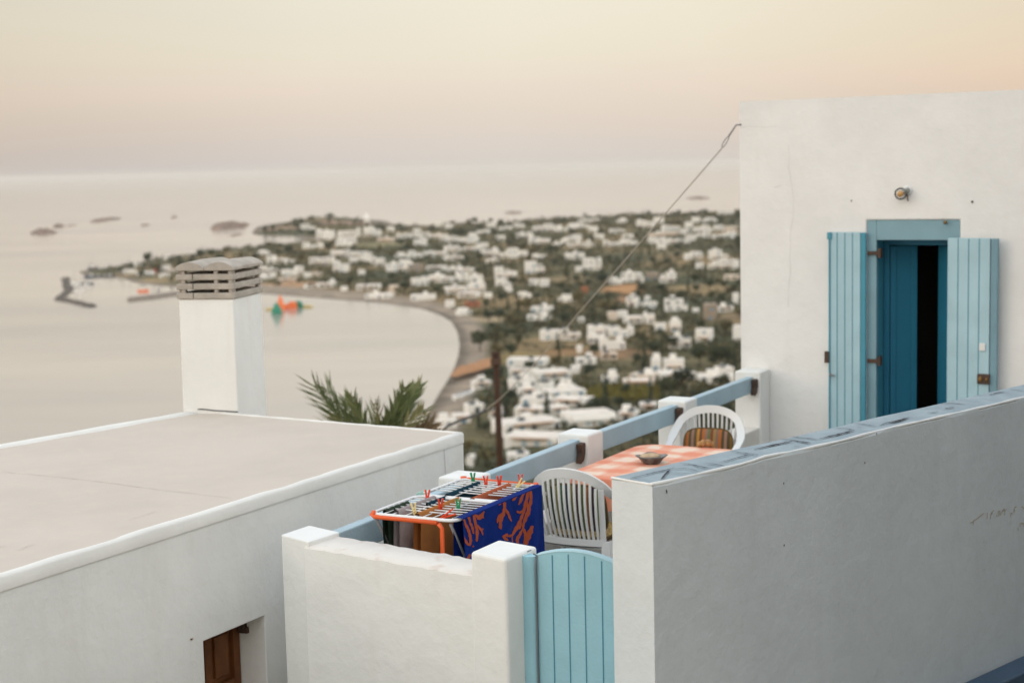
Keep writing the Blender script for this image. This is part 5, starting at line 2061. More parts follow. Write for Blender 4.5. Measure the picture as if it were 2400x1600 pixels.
LC = [(0, 50, 290, 330), (235, 370, 372, 432), (375, 560, 400, 485), (410, 575, 300, 365), (215, 310, 290, 330), (580, 690, 312, 370), (700, 800, 295, 345), (805, 900, 290, 340), (810, 1010, 250, 285), (905, 985, 322, 380), (1160, 1260, 245, 290),
      (1340, 1490, 267, 332), (1100, 1235, 342, 382), (695, 830, 400, 452), (580, 715, 442, 500), (725, 955, 458, 510), (955, 1040, 392, 442), (1045, 1200, 445, 502), (1205, 1350, 440, 500), (1210, 1300, 392, 435), (1500, 1590, 238, 302),
      (1600, 1750, 312, 372), (1475, 1740, 377, 418, 't'), (1435, 1600, 425, 480), (1535, 1612, 485, 535), (1630, 1900, 435, 477), (1785, 1860, 282, 332), (1745, 1840, 345, 392), (1800, 1880, 398, 425), (1875, 2005, 312, 368), (1890, 2015, 374, 424),
      (2015, 2140, 312, 362), (2035, 2110, 395, 435), (2135, 2260, 375, 432), (2135, 2260, 322, 368, 't'), (1850, 1920, 237, 282), (2095, 2240, 172, 212), (1935, 2060, 242, 282), (105, 245, 520, 612), (250, 340, 545, 592), (385, 500, 572, 622),
      (700, 860, 562, 625), (850, 1010, 615, 720), (785, 850, 690, 735), (330, 490, 645, 752), (30, 215, 695, 795), (45, 130, 800, 872), (365, 440, 805, 862), (465, 540, 805, 872), (135, 200, 872, 922), (245, 350, 922, 980), (615, 780, 940, 1012),
      (1195, 1395, 748, 832), (1065, 1188, 788, 850), (1562, 1705, 745, 838), (1425, 1530, 745, 812, 's'), (1785, 1940, 555, 622), (2020, 2180, 540, 622), (2000, 2250, 628, 712), (1885, 1950, 655, 712), (2145, 2270, 765, 812, 't'), (2225, 2280, 935, 1032),
      (365, 545, 1055, 1112), (335, 430, 1140, 1182), (445, 550, 1116, 1180), (1235, 1415, 972, 1062), (1425, 1530, 962, 1080), (1600, 1805, 988, 1098), (1175, 1260, 1095, 1160), (1265, 1500, 1115, 1215), (1508, 1745, 1145, 1285), (1085, 1165, 1105, 1180, 't'),
      (940, 1185, 1222, 1330), (1195, 1315, 1238, 1340), (1012, 1235, 1338, 1452), (885, 1000, 1300, 1395, 'b'), (1845, 2025, 1258, 1385), (1645, 1838, 1325, 1440), (415, 655, 1268, 1365), (665, 825, 1252, 1365), (800, 850, 1165, 1210), (2095, 2230, 1055, 1102),
      (1965, 2080, 1035, 1190, 's'), (1870, 1920, 1082, 1122), (2225, 2290, 1235, 1380), (840, 895, 875, 930, 'o'), (790, 840, 1415, 1480), (1010, 1160, 1485, 1545, 't')]
LD = [(590, 870, 292, 342), (575, 720, 342, 425), (725, 800, 345, 420), (640, 815, 428, 505), (1095, 1240, 282, 332), (1065, 1130, 340, 395), (820, 1070, 365, 440), (690, 820, 508, 560), (825, 1075, 445, 530), (1290, 1410, 345, 470), (1485, 1665, 405, 455, 't'),
      (1445, 1665, 462, 502, 't'), (1735, 1985, 375, 445), (2150, 2260, 365, 402), (1995, 2255, 410, 470), (1655, 1888, 255, 382), (345, 478, 455, 508), (905, 1178, 515, 578), (685, 895, 568, 638), (905, 1165, 585, 642), (645, 868, 645, 712), (905, 1055, 645, 702),
      (560, 1005, 745, 815, 'h'), (565, 955, 835, 928, 'h'), (1055, 1398, 668, 778, 'h'), (1405, 1535, 688, 742), (1565, 1690, 615, 680), (440, 555, 640, 728), (205, 325, 705, 762), (305, 428, 625, 682), (115, 228, 728, 800), (600, 758, 990, 1060), (288, 342, 1042, 1082)]
rects = []
for lst, tr_f in ((LB, zB), (LC, zC), (LD, zD)):
    for h in lst:
        x0, y0 = tr_f(h[0], h[2])
        x1, y1 = tr_f(h[1], h[3])
        rects.append((x0, x1, y0, y1, h[4] if len(h) > 4 else 'w'))
rects.sort(key=lambda r: (-r[3], r[0]))
unit = MB()
unit.abox(-.5, .5, -.5, .5, 0, 1)
UNIT = bpy.data.meshes.new('opening')
UNIT.from_pydata(unit.v, [], unit.f)
UNITS = {}
for key in ('pane', 'pane_blue', 'beam', 'thatch', 'white_plain'):
    m_ = UNIT.copy()
    m_.materials.append(M[key])
    UNITS[key] = m_


def unit_part(name, key, parent, c, w, d, h):
    o = bpy.data.objects.new(name, UNITS[key])
    C.objects.link(o)
    o.parent = parent
    o.location = c
    o.scale = (w, d, h)
    return o


ZONES = [(560, 'strip of houses along the far shore under the sea horizon'), (592, 'second belt of houses back from the far shore'), (632, 'belt of houses across the middle of the plain'), (690, 'houses behind the long beach'), (760, 'houses among the dry fields'), (860, 'houses round the white block with pale blue walls'), (950, 'houses at the foot of the hill'), (2000, 'white blocks just above the terrace railing')]
hinfo = []
for x0, x1, y0, y1, kind in rects:
    px = x1 - x0
    foot = land_at((x0 + x1) / 2, y1 - 1)
    dist = math.hypot(foot.x, foot.y)
    sc_m = dist / FPX
    w = px * sc_m * 1.04
    slope = -foot.z / dist
    tot = (y1 - y0) * sc_m * 1.08
    dep = min(max(w * .75, 5.5), 10.5)
    hgt = max(2.7, min(tot - dep * slope * .65, 11))
    hinfo.append(dict(x0=x0, x1=x1, y0=y0, y1=y1, kind=kind, foot=foot, w=w, d=dep, h=hgt, px=px, dist=dist))


def zone_of(y):
    for k, (yy, nm) in enumerate(ZONES):
        if y < yy:
            return k


def make_town_house(i, H):
    f, w, d, h, kind = H['foot'], H['w'], H['d'], H['h'], H['kind']
    r_ = random.Random(100 + i)
    yaw = -math.atan2(f.x, f.y) + math.radians(r_.uniform(-24, 24) if H['px'] > 26 else r_.uniform(-12, 12))
    o = thing('town_house', '', 'house', (f.x, f.y, f.z - .1), yaw)
    dcy = d / 2
    wallm = {'w': 'white_plain', 't': 'white_warm', 's': 'stone', 'o': 'tile_roof', 'b': 'white_plain', 'h': 'white_plain'}[kind]
    boxes = []
    if H['px'] < 24 or kind in 'st' or h < 3.4:
        boxes = [(-w / 2, w / 2, 0, d, h)]
    else:
        cut = r_.uniform(.35, .65)
        lo_ = h * r_.uniform(.55, .8)
        L_ = -w / 2 + w * cut
        k = r_.random()
        if k < .35:
            boxes = [(-w / 2, L_, 0, d * r_.uniform(.7, 1), h), (L_ + .02, w / 2, r_.uniform(-.12, .15) * d, d * .9, lo_)]
        elif k < .7:
            boxes = [(-w / 2, L_, r_.uniform(-.12, .15) * d, d * .9, lo_), (L_ + .02, w / 2, 0, d * r_.uniform(.75, 1), h)]
        else:
            boxes = [(-w / 2, w / 2, 0, d, h * .62), (-w * r_.uniform(.1, .42), w * r_.uniform(.12, .42), d * .25, d * .98, h)]
        if H['px'] > 34 and kind in 'wb':
            n_ = max(2, min(5, int(H['px'] / 19)))
            cuts = [0] + sorted(r_.uniform(.12, .88) for _ in range(n_ - 1)) + [1]
            boxes = []
            tall = r_.randrange(n_)
            for k in range(n_):
                a_, b_ = -w / 2 + w * cuts[k], -w / 2 + w * cuts[k + 1]
                if b_ - a_ < 2.2:
                    continue
                f0_ = r_.uniform(-.25, .3) * d
                boxes.append((a_ + .02 * k, b_, f0_, f0_ + d * r_.uniform(.5, .85), h * (1 if k == tall else r_.uniform(.5, .9))))
            if not boxes:
                boxes = [(-w / 2, w / 2, 0, d, h)]
        if kind == 'h':
            boxes = [(-w / 2, w / 2, 0, d, h), (-w / 2 + .6, w / 2 - .4, -1.4, -.01, .25), (-w / 2 + .6, w / 2 - .4, -1.4, -.01, h * .52)]
    mb, rb = MB(), MB()
    for (a, b, c, e, hh) in boxes:
        if kind == 'h' and e < 0:
            mb.abox(a, b, c, e, hh - .22, hh + .7 if hh > 1 else hh + .1)
            continue
        t = .25
        mb.prism([(a, c), (b, c), (b, e), (a, e)], -1.2, hh - .3)
        for q in ((a, b, c, c + t), (a, b, e - t, e), (a, a + t, c + t + .001, e - t - .001), (b - t, b, c + t + .001, e - t - .001)):
            mb.abox(*q, hh - .299, hh)
        rb.abox(a + t + .003, b - t - .003, c + t + .003, e - t - .003, hh - .298, hh - .22)
    if H['px'] > 30 and kind in 'wb' and r_.random() < .6:
        a, b, c, e, hh = boxes[-1]
        cx = a + (b - a) * r_.uniform(.2, .8)
        mb.abox(cx - .3, cx + .3, e - .9, e - .3, hh - .2, hh + .9)
    mb.build('wall', M[wallm], o, local=True)
    rb.build('roof', M['tile_roof' if kind == 'o' else 'roof_far'], o, local=True)
    if H['px'] > 24:
        key = 'pane_blue' if r_.random() < .45 else 'pane'
        for (a, b, c, e, hh) in boxes:
            if kind == 'h' and e < 0:
                continue
            storeys = 2 if hh > 5.2 else 1
            n = max(1, min(6, int((b - a) / 3.4)))
            for s in range(storeys):
                z0 = hh / storeys * s + .9
                for k in range(n):
                    if r_.random() < .22:
                        continue
                    xx = a + (b - a) * (k + .5 + r_.uniform(-.12, .12)) / n
                    door = r_.random() < .3
                    if kind == 'h':
                        door = True
                    ww, wh = (1.3, 2.1) if door else (r_.uniform(1.0, 1.6), r_.uniform(1.1, 1.5))
                    kk = key if kind != 'h' else r_.choice(['pane', 'pane_blue', 'beam'])
                    unit_part('door' if door and kind != 'h' else 'window', kk, o, (xx, c - .02, z0 - (.85 if door else 0)), ww, .12, min(wh, hh / storeys - 1.0))
            if H['px'] > 34:
                for _ in range(r_.randint(1, 3)):
                    a, b, c, e, hh = r_.choice(boxes)
                    if e - c > 2 and b - a > 2:
                        u_ = r_.random()
                        if u_ < .45:
                            unit_part('awning', 'thatch', o, ((a + b) / 2, c - .9, 2.3), (b - a) * .7, 1.7, .12)
                        elif u_ < .75:
                            unit_part('solar_panel', 'pane', o, (a + (b - a) * r_.uniform(.3, .7), c + (e - c) * .5, hh - .15), 1.9, 1.1, .9)
                        else:
                            unit_part('roof_cabin', 'white_plain', o, (a + (b - a) * r_.uniform(.3, .7), c + (e - c) * .6, hh - .2), min(2.4, (b - a) * .5), 2.0, 2.0)
                unit_part('window', key, o, (b + .02, c + (e - c) * .45, .9), .12, 1.1, 1.2)
    return o


town = [make_town_house(i, H) for i, H in enumerate(hinfo)]
for H, o in zip(hinfo, town):
    H['o'] = o
    H['zone'] = zone_of(H['y1'])

LAND = [(1166, 870, 'utility pole'), (1455, 922, 'golden vineyard'), (1468, 680, 'orange field'), (1365, 680, 'orange hut'), (1550, 930, 'third railing post'), (1715, 740, 'near house wall'), (1076, 800, 'beach bend'), (660, 720, 'floating playground'), (1300, 985, 'tall tiered conifer'), (1160, 800, 'dark trees at the beach bend'), (1600, 680, 'round tree on the dry field'), (620, 620, 'chimney cowl'), (1420, 640, 'middle of the cable')]
ORD = ['closest', 'second closest', 'third closest', 'fourth closest', 'fifth closest', 'sixth closest', 'seventh closest', 'eighth closest', 'ninth closest', 'tenth closest']
groups_ = {}
for H in hinfo:
    cx, cy = (H['x0'] + H['x1']) / 2, (H['y0'] + H['y1']) / 2
    H['size'] = 'wide' if H['px'] > 45 else 'mid sized' if H['px'] > 26 else 'small'
    H['col'] = {'w': 'white', 't': 'cream', 's': 'fieldstone', 'o': 'orange roofed', 'b': 'pale blue', 'h': 'balconied white'}[H['kind']]
    if H['y1'] > 625:
        k = min(range(len(LAND)), key=lambda k: math.hypot(cx - LAND[k][0], 1.5 * (cy - LAND[k][1])))
        dx, dy = cx - LAND[k][0], cy - LAND[k][1]
        side = ('left of' if dx < 0 else 'right of') if abs(dx) > 1.5 * abs(dy) else ('above' if dy < 0 else 'below')
        groups_.setdefault((k, side, H['size'], H['col']), []).append((math.hypot(dx, 1.5 * dy), H))
    else:
        z = 'along the far shore under the sea horizon' if H['y1'] < 560 else 'in the second belt back from the far shore' if H['y1'] < 592 else 'in the far belt across the middle plain'
        H['o']['label'] = '%s %s flat roofed house %s' % (H['size'], H['col'], z)
        H['o']['group'] = '%s %s houses %s' % (H['size'], H['col'], z)
for (k, side, size, colr), lst in groups_.items():
    lst.sort(key=lambda t: t[0])
    for n, (_, H) in enumerate(lst):
        extra = '' if len(lst) == 1 else ', ' + ORD[n] + ' to it'
        H['o']['label'] = '%s %s house %s the %s%s' % (size, colr, side, LAND[k][2], extra)
        H['o']['group'] = 'houses of the seaside town'
# white chapel on the knoll of the far headland
cp_ = land_at(859, 520)
ct = thing('hilltop_chapel', 'tiny white chapel with pointed roof on the knoll of the far headland', 'chapel', tuple(cp_))
mb = MB()
mb.abox(-4, 4, -3, 5, -1, 5)
mb.build('wall', M['white_plain'], ct, local=True)
mb = MB()
mb.lathe([(5.4, 5.0), (3.2, 8.0), (.9, 12.5), (0, 14)], 12)
mb.build('spire', M['white_plain'], ct, local=True)

# ------------------------------------------------------------------ trees and scrub on the plain


def crown_mesh(name, seed, shape, n, leaf, m):
    r_ = random.Random(seed)
    mb = MB()
    lumps = []
    for k in range(shape.get('lumps', 7)):
        a, u = r_.uniform(0, 2 * math.pi), r_.uniform(-.5, 1)
        q = shape['r'] * r_.uniform(.15, .62)
        lumps.append((Vector((q * math.cos(a), q * math.sin(a), shape['z'] + shape['h'] * .32 * u)), shape['r'] * r_.uniform(.38, .62)))
    for k in range(n):
        if 'cone' in shape:
            u = r_.random() ** 1.25
            tier = (u * 7) % 1
            rr = shape['r'] * (1 - u) * (.35 + .65 * (1 - tier)) * math.sqrt(r_.random()) + .05
            a = r_.uniform(0, 2 * math.pi)
            p = Vector((rr * math.cos(a), rr * math.sin(a), shape['z'] - shape['h'] / 2 + shape['h'] * u))
        else:
            c, rad_ = r_.choice(lumps)
            v = Vector((r_.gauss(0, 1), r_.gauss(0, 1), r_.gauss(0, 1))).normalized() * rad_ * r_.random() ** .33
            p = c + Vector((v.x, v.y, v.z * .8))
        d1 = Vector((r_.gauss(0, 1), r_.gauss(0, 1), r_.gauss(0, .6))).normalized()
        d2 = d1.cross(Vector((r_.gauss(0, 1), r_.gauss(0, 1), r_.gauss(0, 1)))).normalized()
        s = leaf * r_.uniform(.6, 1.3)
        mb.face([p - d1 * s, p + d2 * s * .6, p + d1 * s, p - d2 * s * .6])
    me = bpy.data.meshes.new(name)
    me.from_pydata(mb.v, [], mb.f)
    me.materials.append(m)
    return me


def trunk_mesh(name, seed, hh, r):
    r_ = random.Random(seed)
    mb = MB()
    mb.tube([(0, 0, -.6), (r_.uniform(-.1, .1), r_.uniform(-.1, .1), hh * .5), (r_.uniform(-.25, .25), r_.uniform(-.25, .25), hh)], [r, r * .8, r * .5], 7)
    for k in range(4):
        a = k * 1.6 + r_.random()
        mb.tube([(0, 0, hh * .7), (math.cos(a) * .8, math.sin(a) * .8, hh * 1.1), (math.cos(a) * 1.5, math.sin(a) * 1.5, hh * 1.45)], [r * .5, r * .35, r * .15], 5)
    me = bpy.data.meshes.new(name)
    me.from_pydata(mb.v, [], mb.f)
    me.materials.append(M['bark'])
    return me


KINDS = {}
for k in range(4):
    KINDS['round', k] = (crown_mesh('crown', 10 + k, dict(r=3.0, z=3.4, h=3.6, lumps=8), 420, .42, M['leaf']), trunk_mesh('trunk', k, 2.4, .2))
    KINDS['olive', k] = (crown_mesh('crown', 20 + k, dict(r=2.7, z=2.6, h=2.6, lumps=7), 340, .40, M['leaf_olive']), trunk_mesh('trunk', 9 + k, 1.8, .2))
for k in range(2):
    KINDS['cypress', k] = (crown_mesh('crown', 30 + k, dict(r=1.5, z=5.2, h=9, cone=1), 420, .34, M['leaf']), trunk_mesh('trunk', 19 + k, 2.0, .18))
KINDS['tiered', 0] = (crown_mesh('crown', 40, dict(r=4.2, z=9, h=15, cone=1), 900, .55, M['leaf']), trunk_mesh('trunk', 29, 4.0, .28))
LABT = {'round': ('dark_tree', 'tree'), 'olive': ('olive_tree', 'tree'), 'cypress': ('cypress_tree', 'tree'), 'tiered': ('conifer_tree', 'tree')}


def tree(kind, p, size, label=None, group=None, var=None, flat_=1.0):
    keys = [k for k in KINDS if k[0] == kind]
    cm, tm = KINDS[keys[random.randrange(len(keys)) if var is None else var]]
    o = thing(LABT[kind][0], label or '', LABT[kind][1], (p.x, p.y, p.z - .15), random.uniform(0, 6.28), group)
    o.scale = (size, size, size * flat_)
    for nm, me in (('crown', cm), ('trunk', tm)):
        c = bpy.data.objects.new(nm, me)
        C.objects.link(c)
        c.parent = o
    return o


used = []


def blocked(x0, x1, y0, y1, lim):
    a = (x1 - x0) * (y1 - y0)
    for H in hinfo:
        ox, oy = min(x1, H['x1']) - max(x0, H['x0']), min(y1, H['y1']) - max(y0, H['y0'])
        if ox > 0 and oy > 0:
            ha = (H['x1'] - H['x0']) * (H['y1'] - H['y0'])
            if ox * oy > lim * min(a, ha):
                return True
    return False


# trees that stand out in the photograph: kind, foot x, foot y, crown width in pixels, label
named = [('round', 1125, 822, 62, 'large dark bushy tree beside the upper end of the beach bend'), ('olive', 1165, 812, 58, 'yellow green bushy tree right of the dark tree at the beach bend'), ('olive', 1205, 770, 55, 'yellow green tree above the bushes at the beach bend'),
         ('round', 1382, 884, 42, 'round green tree beside the narrow white house on the hill foot'), ('tiered', 1282, 985, 30, 'tall tiered conifer standing between the white blocks'), ('round', 1600, 912, 66, 'wide dark tree in front of the long white house at the right'), ('round', 1565, 920, 50, 'dark rounded tree left of the wide dark tree at the right'),
         ('round', 1640, 856, 60, 'large dark tree right of the plain white cube house'), ('round', 1690, 862, 66, 'large dark tree touching the edge of the near house wall'), ('olive', 1720, 850, 50, 'olive tree half hidden by the near house wall'), ('round', 1195, 945, 44, 'dark tree directly behind the utility pole'), ('round', 1170, 955, 40, 'dark tree left of the utility pole by the white roofs'),
         ('round', 1322, 1005, 26, 'small dark tree between the long block and the hotel'), ('round', 1415, 1010, 24, 'small dark tree in front of the hotel corner'), ('olive', 1140, 1090, 60, 'green bush left of the foot of the utility pole'), ('olive', 1100, 1060, 45, 'olive bush beside the flat roof corner'), ('round', 1140, 1010, 30, 'dark tree in front of the grey roofs left of the pole'),
         ('olive', 1260, 1085, 46, 'olive bush below the long block with coloured balconies'), ('round', 1245, 880, 46, 'green tree above the white houses by the cable'), ('olive', 1300, 860, 40, 'olive tree at the top of the white terraces'), ('round', 1465, 925, 34, 'dark tree standing in the golden vineyard'), ('round', 1690, 915, 50, 'bushy tree behind the last railing post'),
         ('olive', 1650, 925, 46, 'olive tree at the right end of the golden vineyard'), ('round', 1628, 668, 34, 'single round dark tree on the dry field'), ('round', 1412, 668, 34, 'round dark tree beside the overhead cable'), ('round', 1330, 695, 26, 'round tree beside the small orange hut'), ('olive', 1360, 715, 52, 'wide green tree below the long low white house'),
         ('olive', 1420, 735, 50, 'wide green tree left of the white cluster'), ('round', 1530, 835, 44, 'dark tree right of the block with pale blue walls'), ('round', 1575, 820, 40, 'dark tree beside the stepped white house'), ('olive', 1230, 725, 40, 'olive tree left of the curved white house')]
for kind, fx, fy, wpx, lab in named:
    p = land_at(fx, fy)
    dist = math.hypot(p.x, p.y)
    size = wpx * dist / FPX / {'round': 6.6, 'olive': 6.0, 'tiered': 7.0, 'cypress': 3.0}[kind]
    tree(kind, p, size, lab)
    used.append((fx, fy))
placed = 0
tries = 0
tr2 = random.Random(5)
GROUPS = {0: ('bushy tree in the tree line along the far shore', 'trees among the far shore houses'), 1: ('bushy tree between the houses in the middle of the plain', 'trees among the houses of the plain'), 2: ('bushy tree among the dry fields and scattered houses behind the beach', 'trees among the scattered houses'), 3: ('bushy tree among the white houses at the foot of the hill', 'trees among the near houses')}
while placed < 255 and tries < 9000:
    tries += 1
    fx = tr2.uniform(330, 1740)
    fy = 500 + (tr2.random() ** 1.3) * 540
    p = land_at(fx, fy)
    d = float(coast_dist(p.x, p.y)[0])
    if d < float(beach_w(p.x, p.y)) + 4 or p.z > -68:
        continue
    dist = math.hypot(p.x, p.y)
    kind = tr2.choice(['round', 'round', 'round', 'olive', 'cypress'] if dist < 1300 else ['round', 'round', 'olive'])
    size = tr2.uniform(.75, 1.35) if dist < 1300 else tr2.uniform(1.1, 2.0)
    wpx = 6.4 * size * FPX / dist * (.5 if kind == 'cypress' else 1)
    hpx = 5.6 * size * FPX / dist
    if blocked(fx - wpx / 2, fx + wpx / 2, fy - hpx, fy, .16):
        continue
    if any(abs(fx - u[0]) < wpx * .5 and abs(fy - u[1]) < hpx * .5 for u in used):
        continue
    if 1360 < fx < 1560 and 900 < fy < 945:
        continue
    used.append((fx, fy))
    k = 0 if fy < 592 else 1 if fy < 660 else 2 if fy < 800 else 3
    tree(kind, p, size, GROUPS[k][0], GROUPS[k][1])
    placed += 1
# low scrub and far-off garden greenery that reads as one mass
mb = MB()
r_ = random.Random(11)
cnt = 0
NS = 44000
rs = np.random.default_rng(3)
FX, FY = np.where(np.arange(NS) < 30000, rs.uniform(250, 1760, NS), rs.uniform(1740, 2700, NS)), 500 + rs.random(NS) ** 1.5 * 590
dirs = _R @ np.stack([(FX - 1200) / FPX, (800 - FY) / FPX, -np.ones(NS)])
PT = (dirs * ((SEA + 3) / dirs[2])).T
ok = ~((np.sin(PT[:, 0] / 41 + 1.7 * np.sin(PT[:, 1] / 90)) * np.cos(PT[:, 1] / 70 + PT[:, 0] / 130) < -.35) & (rs.random(NS) < .75))
for H in hinfo:
    ok &= ~((FX > H['x0'] + 1) & (FX < H['x1'] - 1) & (FY > H['y0'] + 2) & (FY < H['y1'] + 1))
for f in fields:
    ok &= ((FX - f[0]) / f[2]) ** 2 + ((FY - f[1]) / f[3]) ** 2 > .9
GZ = ground(PT[:, 0], PT[:, 1])
ok &= (coast_dist(PT[:, 0], PT[:, 1]) > beach_w(PT[:, 0], PT[:, 1]) + 3) & (GZ < -66)
for q_ in np.concatenate([np.nonzero(ok[:30000])[0][:6500], 30000 + np.nonzero(ok[30000:])[0][:4500]]):
    p = Vector((PT[q_, 0], PT[q_, 1], GZ[q_]))
    dist = math.hypot(p.x, p.y)
    big = r_.uniform(.5, 1.3) * (1 + dist / 1500)
    for k in range(7):
        c = p + Vector((r_.gauss(0, .9) * big, r_.gauss(0, .9) * big, abs(r_.gauss(.6, .5)) * big))
        d1 = Vector((r_.gauss(0, 1), r_.gauss(0, 1), r_.gauss(0, .7))).normalized()
        d2 = d1.cross(Vector((r_.gauss(0, 1), r_.gauss(0, 1), r_.gauss(0, 1)))).normalized()
        s = big * r_.uniform(.4, .8)
        mb.face([c - d1 * s, c + d2 * s * .7, c + d1 * s, c - d2 * s * .7])
    cnt += 1
tag(mb.build('scrub', M['leaf_scrub'], origin=(0, 0, SEA)), kind='stuff')
# vineyard rows, golden green
mb = MB()
for row in range(9):
    for k in range(420):
        fx = 1372 + 172 * r_.random()
        fy = 908 + row * 3.9
        p = land_at(fx, fy) if k % 60 == 0 else atz(fx, fy, p.z)
        for j in range(3):
            c = p + Vector((r_.gauss(0, .5), r_.gauss(0, .3), abs(r_.gauss(.8, .4))))
            d1 = Vector((r_.gauss(0, 1), r_.gauss(0, 1), r_.gauss(0, .7))).normalized()
            d2 = d1.cross(Vector((r_.gauss(0, 1), r_.gauss(0, 1), r_.gauss(0, 1)))).normalized()
            s = r_.uniform(.25, .5)
            mb.face([c - d1 * s, c + d2 * s * .7, c + d1 * s, c - d2 * s * .7])
tag(mb.build('vineyard_foliage', M['leaf_field'], origin=(0, 0, SEA)), kind='stuff')

# ------------------------------------------------------------------ shore: breakwater, pier, islets, boats, inflatables, beach shades


def rocky(name, outline, hgt, label=None, cat=None, struct=False, m='rock'):
    """outline: photo points along the waterline of a rock (closed)"""
    P = [atz(x, y, SEA + .02) for x, y in outline]
    c = sum(P, Vector()) / len(P)
    mb = MB()
    r_ = random.Random(int(outline[0][0]))
    fine = []
    for k in range(len(P)):
        a, b = P[k], P[(k + 1) % len(P)]
        for j in range(4):
            fine.append(a.lerp(b, j / 4) * 1.0 + (b - a).cross(Vector((0, 0, 1))) * r_.uniform(-.05, .05))
    rows = [[p + Vector((0, 0, -2)) for p in fine], fine, ]
    for f, z in ((.82, .55), (.55, .85), (.25, 1.0)):
        rows.append([c + (p - c) * (f + r_.uniform(-.13, .13)) + Vector((0, 0, hgt * .62 * z * r_.uniform(.35, 1.3))) for p in fine])
    i = mb.grid(rows, closed=True)
    n = len(fine)
    mb.f.append(tuple(i + 4 * n + q for q in range(n)))
    mb.m.append(0)
    o = mb.build(name, M[m], origin=(c.x, c.y, SEA))
    if struct:
        structure(o)
    if label:
        tag(o, label, cat)
    return o


zA = lambda x, y: (x / 3.92, 450 + y / 3.92)
A_ = lambda *pts: [zA(*p) for p in pts]
for pts, h_, lab in ((A_((290, 378), (335, 352), (400, 350), (470, 358), (545, 372), (480, 388), (380, 400), (340, 395)), 9, 1), (A_((480, 322), (520, 303), (570, 302), (600, 314), (560, 326), (500, 330)), 6, 1), (A_((600, 310), (700, 297), (710, 301), (610, 318)), 2, 1), (A_((825, 280), (850, 262), (960, 250), (1070, 236), (1085, 244), (980, 268), (880, 282)), 5, 1),
                   (A_((1290, 310), (1330, 297), (1370, 296), (1310, 316)), 3, 1), (A_((1575, 240), (1600, 218), (1615, 220), (1600, 244)), 4, 1), (A_((1910, 338), (1960, 325), (2030, 318), (2140, 318), (2230, 305), (2285, 298), (2270, 312), (2180, 338), (2060, 352), (1960, 352)), 12, 1), (A_((2110, 402), (2160, 388), (2220, 378), (2225, 386), (2150, 408)), 2, 1)):
    rocky('islet', pts, h_, struct=True)
for x0, x1, y, h_ in ((1181, 1226, 499, 4), (1608, 1667, 465, 6)):
    rocky('islet', [(x0, y), ((x0 + x1) / 2, y - 3), (x1, y), ((x0 + x1) / 2, y + 2)], h_, struct=True)
mb = MB()
r_ = random.Random(4)
bw_ = [atz(*zA(x, y), SEA) for x, y in ((855, 1050), (790, 1038), (710, 1018), (630, 1000), (540, 985), (560, 965), (600, 935), (635, 905), (625, 870), (610, 835), (600, 800), (612, 790))]
rows = []
for k in range(len(bw_) - 1):
    for j in range(5):
        p = bw_[k].lerp(bw_[k + 1], j / 5)
        d = flat(bw_[k + 1] - bw_[k]).normalized()
        nn = Vector((-d.y, d.x, 0)) * r_.uniform(2.4, 4)
        hh = r_.uniform(.9, 2.0)
        rows.append([p - nn * 1.5 + Vector((0, 0, -2)), p - nn * .8 + Vector((0, 0, hh * .6)), p + Vector((0, 0, hh)), p + nn * .8 + Vector((0, 0, hh * .6)), p + nn * 1.5 + Vector((0, 0, -2))])
mb.grid(rows)
tag(mb.build('breakwater', mat('breakwater rock', (.13, .105, .085), rough=.95, col2=(.055, .05, .045), vscale=.2)), 'hooked dark rock breakwater sheltering the moored boats', 'breakwater')
mb = MB()
P = [atz(*zA(x, y), SEA) for x, y in ((1170, 985), (1400, 955), (1660, 920), (1700, 870), (1730, 872), (1690, 935), (1420, 975), (1175, 1002))]
mb.prism([tuple(p[:2]) for p in P], SEA - 3, SEA + 1.3)
tag(mb.build('pier', mat('pier concrete', (.26, .22, .18), rough=.95, var=.3, vscale=.3)), 'long low brown pier reaching left from the beach', 'pier')
# boats
BL = [(690, 860, 16, 'white'), (750, 850, 14, 'dark'), (790, 870, 13, 'white'), (825, 850, 13, 'dark'), (715, 930, 12, 'white'), (760, 905, 11, 'white'), (830, 785, 17, 'dark'), (905, 782, 13, 'dark'), (955, 778, 12, 'dark'), (1005, 780, 14, 'dark'), (1130, 752, 16, 'white'), (1190, 750, 20, 'white'), (1325, 775, 24, 'white'), (1400, 770, 26, 'white'), (1500, 775, 20, 'white'), (1315, 915, 14, 'orange'), (1450, 905, 10, 'dark'), (850, 705, 15, 'dark')]


def boat_mesh(hm):
    bt = []
    mb = MB()
    rows = []
    for z, k in ((-.4, .55), (.3, .85), (1.2, 1.0)):
        rows.append([(3.6 * x * (1 if x < .9 else 1 + .05 * z), 1.15 * y * k, z + (.25 * max(0, x) ** 2 if z > .5 else 0)) for x, y in ((-1, .75), (-.4, 1), (.3, .9), (.75, .5), (1, 0), (.75, -.5), (.3, -.9), (-.4, -1), (-1, -.75))])
    i = mb.grid(rows, closed=True)
    mb.f.append(tuple(i + 18 + k for k in range(9)))
    mb.m.append(0)
    return mb


